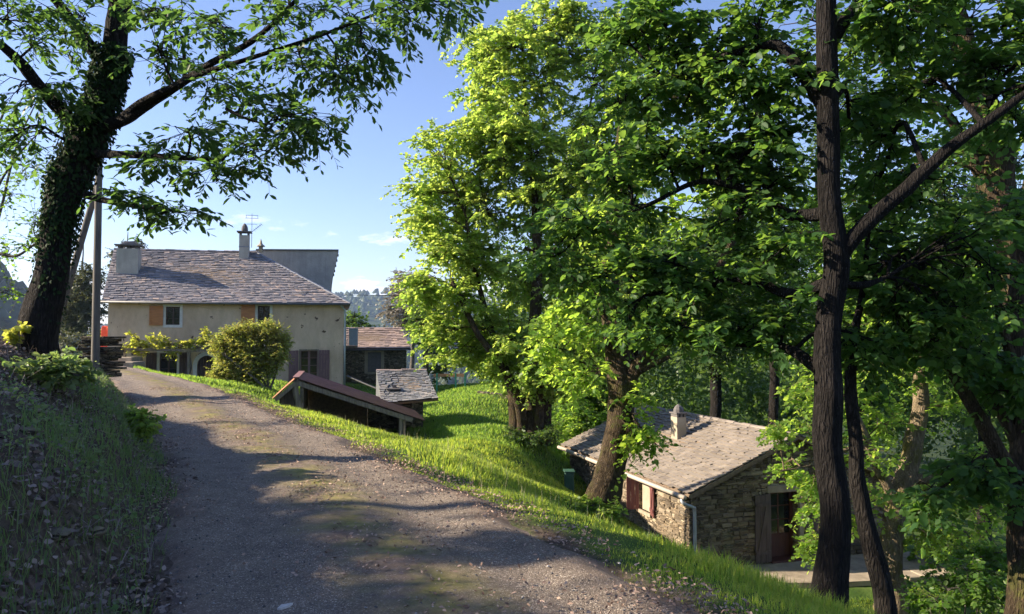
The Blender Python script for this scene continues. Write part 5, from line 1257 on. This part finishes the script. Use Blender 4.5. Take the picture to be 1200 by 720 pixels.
# left background: pines and bushes on the slope past the house
for i, (px, py, Y, top, cx, cy, rx, ry, n, lab) in enumerate(((98, 420, 62, 285, 98, 345, 34, 62, 18, 'tall hazy pine just left of the farmhouse roof'), (150, 400, 75, 272, 152, 315, 20, 42, 10, 'pine top showing behind the broad farmhouse chimney'), (72, 420, 68, 300, 74, 370, 26, 50, 12, 'pine half hidden behind the ivy clad trunk'))):
    simple_tree('pine_tree', lab, px, py, Y, top, auto_lobes(cx, cy, rx, ry, n, 90+i, .3), M['leaf_pine'], M['bark_twig'], .2, 10, 9, 6, .9, 800+i*3, .22, 'pines beyond the farmhouse', dz=2)
for i, (px, py, Y, lobes, lab) in enumerate(((18, 425, 42, [(18, 400, 24, 16), (5, 410, 20, 14), (35, 412, 14, 10)], 'pale green bush on the bank at the far left'), (80, 430, 48, [(78, 410, 26, 18), (95, 405, 20, 16), (60, 418, 16, 12)], 'greyish bush behind the ivy clad trunk'))):
    simple_tree('bush', lab, px, py, Y, py-20, lobes, M['leaf_pine'], M['bark_twig'], .16, 9, 12, 6, .7, 830+i*3, .06, 'bushes behind the bank', cat='bush', dz=1.3)
simple_tree('corner_shrub', 'yellow-green shrub by the red panel at the farmhouse corner', 122, 425, 44, 395, [(121, 388, 7, 8), (116, 394, 6, 6), (126, 396, 5, 6)], M['leaf_vine'], M['bark_twig'], .16, 8, 8, 5, .4, 850, .04, cat='shrub', dz=.5)

def house_bush():
    root, b = tree_root('photinia_bush', 312, 458, 34, 'large round yellow-green bush with reddish tips in front of the farmhouse', 'bush')
    t = Tree(); g0 = gz(b[0], b[1]); b0 = np.array([b[0], b[1], g0-.2])
    for q in (((305, 440, 34), (285, 415, 34), (270, 400, 34)), ((312, 435, 34), (305, 405, 34), (300, 385, 34)), ((322, 440, 34.2), (326, 415, 34.2), (322, 395, 34.2)), ((300, 445, 33.5), (275, 425, 33.4), (260, 415, 33.3))):
        t.limb([b0+np.random.default_rng(3).normal(0, .1, 3)*[1, 1, 0]]+pp(*q), [.06, .05, .04, .025], 7)
    L_ = [(268, 400, 18, 14), (290, 388, 22, 12), (312, 384, 22, 9), (325, 395, 14, 14), (262, 418, 14, 16), (285, 412, 24, 16), (310, 408, 22, 16), (270, 435, 18, 11), (295, 432, 20, 13), (322, 418, 14, 14), (258, 405, 12, 10), (330, 405, 8, 14), (255, 440, 8, 6), (295, 400, 20, 14), (280, 425, 20, 14), (300, 420, 20, 14), (278, 392, 16, 10), (272, 444, 16, 7), (292, 443, 18, 8), (312, 430, 16, 14)]
    t.grow([lob(x, y, 34, rx, ry, .8) for (x, y, rx, ry) in L_], 34, 7, .42, 901, subr=.008, main_r=.03, droop=.05)
    lm = t.leaves('leaves', 14, .085, LEAF4, 902, twig_r=.004); t.finish(root, M['bark_twig'], lm, M['leaf_shrub'], 'stems', 'leaves')
house_bush()
def small_bush(name, label, px, py, Y, lobes, lm_, size, seed, nsub=12, twl=.25, cat='bush', shape=LEAF8, dz=.35, k=8):
    root, b = tree_root(name, px, py, Y, label, cat)
    t = Tree(); g0 = gz(b[0], b[1]); b0 = np.array([b[0], b[1], g0-.1])
    for (x, y, rx, ry) in lobes[:3]: t.limb([b0, (b0+pix(x, y, Y))/2+[0, 0, .05], pix(x, y, Y)], [.025, .018, .01], 6)
    t.grow([lob(x, y, Y, rx, ry, dz) for (x, y, rx, ry) in lobes], nsub, 5, twl, seed, subr=.006, main_r=.015)
    lm = t.leaves('leaves', k, size, shape, seed+1, twig_r=.003); t.finish(root, M['bark_twig'], lm, lm_, 'stems', 'leaves')
small_bush('leafy_bush', 'low bright green bush at the foot of the leaning maple', 690, 603, 14.4, [(675, 590, 14, 9), (695, 592, 16, 10), (712, 598, 14, 8), (665, 598, 10, 6), (685, 600, 20, 6)], M['leaf_bright'], .10, 921)
small_bush('meadow_shrub', 'loose pale shrub at the far left end of the cottage roof', 668, 520, 29, [(660, 508, 14, 9), (675, 500, 14, 12), (650, 500, 16, 12), (690, 510, 14, 12), (672, 520, 16, 8)], M['leaf_lime'], .12, 931, 12, .4, dz=.9)
small_bush('maple_undergrowth', 'scrubby low shrub round the foot of the meadow maple', 618, 515, 25.2, [(600, 508, 14, 5), (615, 512, 16, 5), (635, 510, 14, 6), (648, 505, 10, 6)], M['leaf_back'], .10, 941, 12, .35, dz=.9)
small_bush('nettle_clump', 'bright yellow-green weeds at the foot of the left bank', 163, 500, 10.2, [(160, 490, 10, 8), (172, 496, 9, 7), (150, 500, 8, 6), (165, 505, 12, 6)], M['leaf_bright'], .075, 951, 9, .18, 'weeds', dz=.25)
small_bush('seedling', 'big-leafed yellow-green seedling on the bank left of the ivy tree', 20, 405, 9.6, [(16, 390, 4, 4), (23, 385, 4, 4), (13, 396, 3, 3)], M['leaf_vine'], .085, 961, 3, .08, 'plant', dz=.1, k=5)
small_bush('bramble', 'leafy bramble arching over the bank below the ivy tree', 60, 440, 8.6, [(40, 425, 24, 10), (70, 428, 20, 10), (55, 445, 24, 12), (90, 440, 16, 10), (30, 445, 20, 10)], M['bank_green'], .085, 971, 9, .22, 'bramble', dz=.4)
small_bush('verge_sapling', 'small upright weed standing in the verge below the lane', 708, 640, 11.2, [(708, 630, 5, 8), (712, 622, 4, 6), (704, 638, 5, 6)], M['leaf_lime'], .045, 981, 8, .1, 'weeds', dz=.08)
small_bush('hanging_shrub', 'dark leafy shrub below the terrace corner at the right', 1120, 700, 14, [(1110, 690, 26, 18), (1150, 695, 30, 18), (1135, 670, 26, 16), (1180, 700, 24, 18), (1085, 705, 14, 16)], M['leaf_mid'], .11, 991, 14, .35, dz=.8)
small_bush('undergrowth_shrub', 'dense dark shrub at the right edge beside the mossy forked tree', 1165, 668, 15.5, [(1150, 655, 26, 16), (1180, 650, 26, 20), (1135, 668, 20, 14), (1195, 670, 24, 18), (1165, 672, 26, 12)], M['leaf_mid'], .11, 1001, 14, .35, dz=.8)
small_bush('undergrowth_shrub', 'leafy shrub growing behind the outer terrace corner', 1100, 650, 19.5, [(1090, 640, 24, 16), (1115, 645, 24, 18), (1140, 640, 20, 16), (1105, 620, 20, 12)], M['leaf_mid'], .12, 1011, 14, .4, dz=.9)
# trees beyond the left edge of the picture, whose shade lies over the lane
SH = 'trees on the bank beyond the left of the view'
def shade_tree(x, y, h, r, n, seed, lab):
    g = np.random.default_rng(seed); z = gz(x, y); root = empty('bank_tree', (x, y, z), lab, 'tree', SH); t = Tree()
    t.limb([np.array([x, y, z-.4]), np.array([x+.1, y, z+h*.3]), np.array([x-.1, y+.1, z+h*.6]), np.array([x, y, z+h*.95])], [.28, .22, .15, .06], 10, .07, .3, .25)
    lobes = []
    for i in range(n):
        a = g.uniform(0, 6.28); q = r*g.random()**.5; lobes.append((np.array([x+q*math.cos(a), y+q*math.sin(a), z+h*g.uniform(.25, 1)]), np.array([1, 1, .8])*r*.35, 1))
    t.grow(lobes, 8, 5, .7, seed, subr=.015); lm = t.leaves('crown', 8, .2, LEAF4, seed+1); t.finish(root, M['bark_dark'], lm, M['leaf_chestnut'])
for i, (x, y, h, r, n) in enumerate(((-19, 3.2, 9, 2.5, 15), (-20, 6.6, 9, 2.0, 14), (-17, -1.5, 9, 2.6, 14), (-18.2, 5.0, 8, 1.7, 12))):
    shade_tree(x, y, h, r, n, 1100+i*5, 'tree on the left bank shading the lane, '+['nearest the bend', 'second along the bank', 'behind the viewer', 'between the first two'][i])

# ------------------------------------------------------------------ grass and litter
def grass_blades(name, X, Y, h, w, mt, label, lean=.5, seed=1):
    g = np.random.default_rng(seed); n = len(X); Z = ground_z(X, Y)-.02
    a = g.uniform(0, 2*math.pi, n); d = np.stack([np.cos(a), np.sin(a), 0*a], -1); s = np.stack([-np.sin(a), np.cos(a), 0*a], -1)
    p = np.stack([X, Y, Z], -1); le = g.uniform(.1, 1, n)[:, None]*lean*h[:, None]
    up = np.array([0, 0, 1.])*h[:, None]; w2 = w[:, None]*.5
    V = np.stack([p-s*w2, p+s*w2, p+up*.55+d*le*.35+s*w2*.75, p+up*.55+d*le*.35-s*w2*.75, p+up*(1-.25*le/np.maximum(h[:, None], .01))+d*le], 1)
    o = (np.arange(n)*5)[:, None]
    me = np_mesh(name, V.reshape(-1, 3), np.array([0, 1, 2, 3])[None]+o, np.array([3, 2, 4])[None]+o, attrs={'rnd': np.repeat(np.clip(g.normal(.45, .25, n), 0, 1), 5)})
    return tag(link(name, me, mt), label, kind='stuff')
def scatter(n, x0, x1, y0, y1, keep, seed):
    g = np.random.default_rng(seed); X = g.uniform(x0, x1, n); Y = y0+(y1-y0)*g.random(n)**1.35
    k = keep(X, Y, g); return X[k], Y[k]
def in_view(X, Y, m=.75): return (np.abs(X) < Y*m+1.5)
def on_patio(X, Y):
    u = (X-4.4)*.958+(Y-19)*.286; w = (X-4.4)*-.286+(Y-19)*.958
    return (u > -.1) & (u < 7) & (w > -2.4) & (w < 8.8)
def kp(X, Y, g):
    e = X-road_r(Y); return in_view(X, Y) & (e > -.22) & ~on_patio(X, Y) & (g.random(len(X)) < np.clip(.3+e*2.2, .08, 1)) & (fbm2(X, Y, 1.1, 2, 77) > -.85)
X, Y = scatter(520000, -14, 10, 4, 24, kp, 11)
h = (.05+.085*rng.random(len(X)))*(1+.6*fbm2(X, Y, .9, 3, 55)); h *= np.clip(.45+(X-road_r(Y))*.5, .4, 1.1)
grass_blades('verge_grass', X, Y, h, .005+Y*.00055, M['grass'], 'sunlit grass on the verge falling away from the lane', .7, 1)
X, Y = scatter(210000, -18, 10, 22, 46, lambda X, Y, g: in_view(X, Y) & (X > road_r(Y)+.1) & ~on_patio(X, Y), 12)
grass_blades('meadow_grass', X, Y, .09+.10*rng.random(len(X)), np.full(len(X), .026), M['grass_meadow'], 'green grass of the meadow below the farmhouse', .7, 2)
# tall seeding stalks along the verge
X, Y = scatter(1200, -9, 5, 8, 24, lambda X, Y, g: (X > road_r(Y)+.5) & (X < road_r(Y)+4) & ~on_patio(X, Y), 13)
grass_blades('seed_stalks', X, Y, .16+.2*rng.random(len(X)), np.full(len(X), .0045), M['seed'], 'tall pale seeding grass stalks in the verge', .3, 3)
# grass and herbs on the bank
def kb(X, Y, g):
    e = road_l(Y)-X; f_ = fbm2(X, Y, 1.0, 3, 41)
    p = np.where(e < 1.1, 1.0, .09)*np.clip(f_*1.6+.55, 0, 1)+.6*np.exp(-((e-.5)/.4)**2)
    return in_view(X, Y, .8) & (e > -.08) & (e < 7) & (g.random(len(X)) < p)
X, Y = scatter(170000, -14, 0, 3, 26, kb, 14)
grass_blades('bank_grass', X, Y, .07+.15*rng.random(len(X)), .005+Y*.0006, M['bank_green'], 'shaded grass and herbs on the left bank', 1.0, 4)
X, Y = scatter(16000, -12, 0, 3, 20, lambda X, Y, g: in_view(X, Y, .8) & (road_l(Y)-X > .0) & (road_l(Y)-X < 5.5) & (fbm2(X, Y, .7, 2, 91) > -.1), 24)
grass_blades('dead_stems', X, Y, .10+.28*rng.random(len(X))**2, np.full(len(X), .006), M['wood_litter'], 'dead stalks and fallen twigs on the left bank', 3.0, 5)
def ground_leaves(name, X, Y, size, mt, label, seed, lift=.015, flat=.5, shape=LEAF8, zf=None):
    g = np.random.default_rng(seed); n = len(X); Z = (ground_z(X, Y) if zf is None else zf(X, Y))+lift*g.uniform(.3, 1.6, n)
    me = leaf_mesh(name, np.stack([X, Y, Z], -1), g.normal(0, 1, (n, 3))*[1, 1, .35], np.array([0, 0, 1.])+g.normal(0, flat, (n, 3)), size*g.uniform(.5, 1.3, n), shape)
    return tag(link(name, me, mt), label, kind='stuff')
X, Y = scatter(130000, -12, 0, 3, 22, lambda X, Y, g: in_view(X, Y, .8) & (road_l(Y)-X > -.4) & (road_l(Y)-X < 5.5) & (g.random(len(X)) < np.clip(.35+fbm2(X, Y, .8, 2, 61), 0, 1)), 15)
ground_leaves('bank_litter', X, Y, .045, M['wood_litter'], 'dead leaves and bark litter covering the left bank', 16, .035, .8)
X, Y = scatter(50000, -12, 0, 3, 20, lambda X, Y, g: in_view(X, Y, .8) & (road_l(Y)-X > .05) & (road_l(Y)-X < 5) & (fbm2(X, Y, .9, 2, 71) > .1), 17)
ground_leaves('bank_herbs', X, Y, .036, M['bank_green'], 'small leafy herbs and ivy creeping over the left bank', 18, .10, .6)
def road_surf(X, Y): return road_z(Y)+.02
def kl(X, Y, g):
    u = (X-road_l(Y))/(road_r(Y)-road_l(Y)); p = .22+1.0*np.exp(-((u-.0)/.11)**2)+1.1*np.exp(-((u-1)/.10)**2)+.35*np.exp(-((u-.48)/.10)**2)
    return in_view(X, Y) & (u > -.10) & (u < 1.09) & (g.random(len(X)) < p*np.clip(.6+fbm2(X, Y, .9, 3, 81), 0, 1))
X, Y = scatter(260000, -12, 4, 3, 24, kl, 19)
ground_leaves('road_litter', X, Y, .033, M['litter'], 'brown leaf and twig litter along the edges of the lane', 20, .02, .6, LEAFN, lambda X, Y: np.maximum(road_surf(X, Y), ground_z(X, Y)))
# pebbles
X, Y = scatter(24000, -10, 4, 3, 18, lambda X, Y, g: in_view(X, Y) & (X > road_l(Y)-.1) & (X < road_r(Y)+.15), 22)
g = np.random.default_rng(23); n = len(X); oc = np.array([[1, 0, 0], [0, 1, 0], [-1, 0, 0], [0, -1, 0], [0, 0, .8], [0, 0, -.5]]); of = np.array([[0, 1, 4], [1, 2, 4], [2, 3, 4], [3, 0, 4], [1, 0, 5], [2, 1, 5], [3, 2, 5], [0, 3, 5]])
s_ = .003+.010*g.random(n)**2.5; V = np.stack([X, Y, road_z(Y)+.018], -1)[:, None]+(oc[None]*g.uniform(.6, 1.3, (n, 6, 1)))*s_[:, None, None]
me = np_mesh('gravel', V.reshape(-1, 3), None, (of[None]+(np.arange(n)*6)[:, None, None]).reshape(-1, 3), attrs={'rnd': np.repeat(g.random(n), 6)})
tag(link('gravel', me, M['pebble']), 'loose gravel on the lane', kind='stuff')
# pale strip of bark on the lane, grey stone in the bank
p = pix(333, 714, 4.45); m = MB(); zz = .03
o_ = [(-.035, -.012), (-.01, -.022), (.03, -.004), (.045, .012), (.02, .018), (-.02, .008)]
m.prism([(p[0]+x, p[1]+y*1.6, zz+.006*i % .02) for i, (x, y) in enumerate(o_)], (0, 0, .012)); o = m.build('bark_scrap', M['paper'], None); tag(o, 'curled pale scrap of bark lying on the lane in the foreground', 'bark scrap')
import bmesh
for (px, py, Y_, s, lab) in ((66, 622, 4.6, .075, 'pale grey stone showing in the middle of the left bank'), (112, 578, 5.2, .06, 'small pale stone higher in the left bank'), (30, 540, 5.6, .08, 'stone beside the grass tuft at the left of the bank')):
    q = pix(px, py, Y_); z = gz(q[0], q[1]); bm = bmesh.new(); bmesh.ops.create_icosphere(bm, subdivisions=2, radius=s)
    for v in bm.verts:
        v.co *= 1+.35*float(vnoise(np.array([v.co])*9+px, 3)[0]); v.co.z *= .55
        v.co += Vector((q[0], q[1], z+s*.15))
    me = bpy.data.meshes.new('bank_stone'); bm.to_mesh(me); bm.free(); tag(link('bank_stone', me, M['stone']), lab, 'stone', 'stones in the bank')

# far woods on the hills
g = np.random.default_rng(44); n = 9000
az = np.radians(g.uniform(-42, 38, n)); d = 330+1500*g.random(n)**1.5
X = d*np.sin(az); Y = d*np.cos(az); Z = ground_z(X, Y); s_ = g.uniform(2.2, 4.5, n)*(1+d/1500)
T = norm(np.array([[1, 0, .1], [.3, .95, .2], [-.8, .6, .0], [-.8, -.6, .15], [.3, -.95, 0], [.5, .3, .9], [-.4, .4, 1.0], [-.1, -.5, .95], [.05, 0, 1.35]])); T[8] *= 1.25
fc = np.array([[0, 1, 5], [1, 2, 6], [1, 6, 5], [2, 3, 6], [3, 7, 6], [3, 4, 7], [4, 0, 7], [0, 5, 7], [5, 6, 8], [6, 7, 8], [7, 5, 8]])
V = np.stack([X, Y, Z+s_*.4], -1)[:, None]+T[None]*s_[:, None, None]*g.uniform(.75, 1.25, (n, 9, 1))*np.array([1, 1, 1.25])
me = np_mesh('far_woods', V.reshape(-1, 3), None, (fc[None]+(np.arange(n)*9)[:, None, None]).reshape(-1, 3), attrs={'rnd': np.repeat(g.random(n), 9)})
tag(link('far_woods', me, m_leaf('far_leaf', (.03, .05, .022), (.075, .09, .04), .1)), 'distant woods covering the hills', kind='stuff')

# the wooded slope closing the view behind the cottage: one mass
g = np.random.default_rng(46); PS = []
for k in range(70):
    a_ = R(g.uniform(-1.5, 37)); dd = g.uniform(58, 130); x, y = dd*math.sin(a_), dd*math.cos(a_); z = gz(x, y); hh = g.uniform(9, 15)
    for j in range(16):
        c = np.array([x, y, z+hh*.6])+g.normal(0, 1, 3)*[2.0, 2.0, hh*.2]; PS.append(c+g.normal(0, .75, (85, 3)))
P_ = np.concatenate(PS); n = len(P_)
me = leaf_mesh('wooded_slope', P_, g.normal(0, 1, (n, 3)), np.array([0, 0, 1.])+g.normal(0, .7, (n, 3)), g.uniform(.25, .6, n), LEAF4)
tag(link('wooded_slope', me, M['leaf_back']), 'dense wood on the slope behind the cottage', kind='stuff')

# ------------------------------------------------------------------ light, sky, air, camera
SUN_EL, SUN_AZ = 26.0, math.degrees(math.atan2(-.998, -.03))
sd = np.array([math.sin(R(SUN_AZ))*math.cos(R(SUN_EL)), math.cos(R(SUN_AZ))*math.cos(R(SUN_EL)), math.sin(R(SUN_EL))])
ld = bpy.data.lights.new('sun', 'SUN'); ld.energy = 5.0; ld.angle = R(.5); ld.color = (1, .86, .66)
lo = bpy.data.objects.new('sun', ld); COL.objects.link(lo); lo.rotation_euler = Vector(tuple(-sd)).to_track_quat('-Z', 'Y').to_euler(); lo.location = (-30, 10, 30)
w = bpy.data.worlds.new('World'); SC.world = w; w.use_nodes = True; nt = w.node_tree; bg = nt.nodes['Background']
sky = N(nt, 'ShaderNodeTexSky'); sky.sky_type = 'NISHITA'; sky.sun_disc = False; sky.sun_elevation = R(SUN_EL); sky.sun_rotation = R(SUN_AZ); sky.air_density = 1.0; sky.dust_density = .3; sky.ozone_density = 1.5
tc = N(nt, 'ShaderNodeTexCoord'); sx = N(nt, 'ShaderNodeSeparateXYZ'); L(nt, tc.outputs['Generated'], sx.inputs[0])
mp = N(nt, 'ShaderNodeMapping'); mp.inputs['Scale'].default_value = (1, 1, 3.4); L(nt, tc.outputs['Generated'], mp.inputs['Vector'])
cl = noise(nt, mp.outputs['Vector'], 11, 7, .62)
band = math_(nt, 'MULTIPLY', ramp(nt, sx.outputs['Z'], [(.0, (1, 1, 1)), (.055, (.95, .95, .95)), (.13, (.45, .45, .45)), (.2, (0, 0, 0))]), 1.0)
cf = math_(nt, 'MULTIPLY', ramp(nt, math_(nt, 'MULTIPLY_ADD', band, .17, math_(nt, 'ADD', cl, -.17)), [(.52, (0, 0, 0)), (.62, (1, 1, 1))]), band, clamp=True)
L(nt, mix(nt, math_(nt, 'MULTIPLY', cf, .75), mix(nt, 1.0, sky.outputs['Color'], (.90, .875, 1.06), 'MULTIPLY'), (8.0, 7.4, 8.0)), bg.inputs['Color']); bg.inputs['Strength'].default_value = .08
HAZE = True
if HAZE:
    lo_z = float(GZ.min())-1; hi_z = max(float(GZ.max()), float(V[..., 2].max()))+3; ext = max(gx.max(), gy.max(), -gx.min(), -gy.min())+20
    m = MB(); m.hexa([(x, y, z) for z in (lo_z, hi_z) for x, y in ((-ext, -ext), (ext, -ext), (ext, ext), (-ext, ext))])
    hm = bpy.data.materials.new('haze'); hm.use_nodes = True; hn = hm.node_tree; hn.nodes.remove(hn.nodes['Principled BSDF'])
    pv = N(hn, 'ShaderNodeVolumePrincipled'); pv.inputs['Color'].default_value = (.5, .68, 1, 1); pv.inputs['Density'].default_value = .00015; pv.inputs['Anisotropy'].default_value = .35
    L(hn, pv.outputs[0], hn.nodes['Material Output'].inputs['Volume'])
    tag(m.build('haze', hm, None), 'thin blue haze over the valley', kind='stuff')
cd = bpy.data.cameras.new('camera'); co = bpy.data.objects.new('camera', cd); COL.objects.link(co); SC.camera = co
co.location = EYE; co.rotation_euler = (math.pi/2+PITCH, 0, 0); cd.sensor_width = 36; cd.lens = 36*F/1200; cd.clip_end = 12000; cd.clip_start = .05
vs = SC.view_settings; vs.view_transform = 'Standard'; vs.look = 'None'; vs.gamma = 1; vs.use_curve_mapping = False; vs.exposure = 1.55
SC.render.engine = 'CYCLES'; cy = SC.cycles
cy.use_denoising = True; cy.max_bounces = 6; cy.diffuse_bounces = 3; cy.glossy_bounces = 2; cy.transmission_bounces = 4; cy.volume_bounces = 0; cy.transparent_max_bounces = 4
cy.use_adaptive_sampling = True; cy.adaptive_threshold = .02; cy.sample_clamp_indirect = 6; cy.caustics_reflective = False; cy.caustics_refractive = False
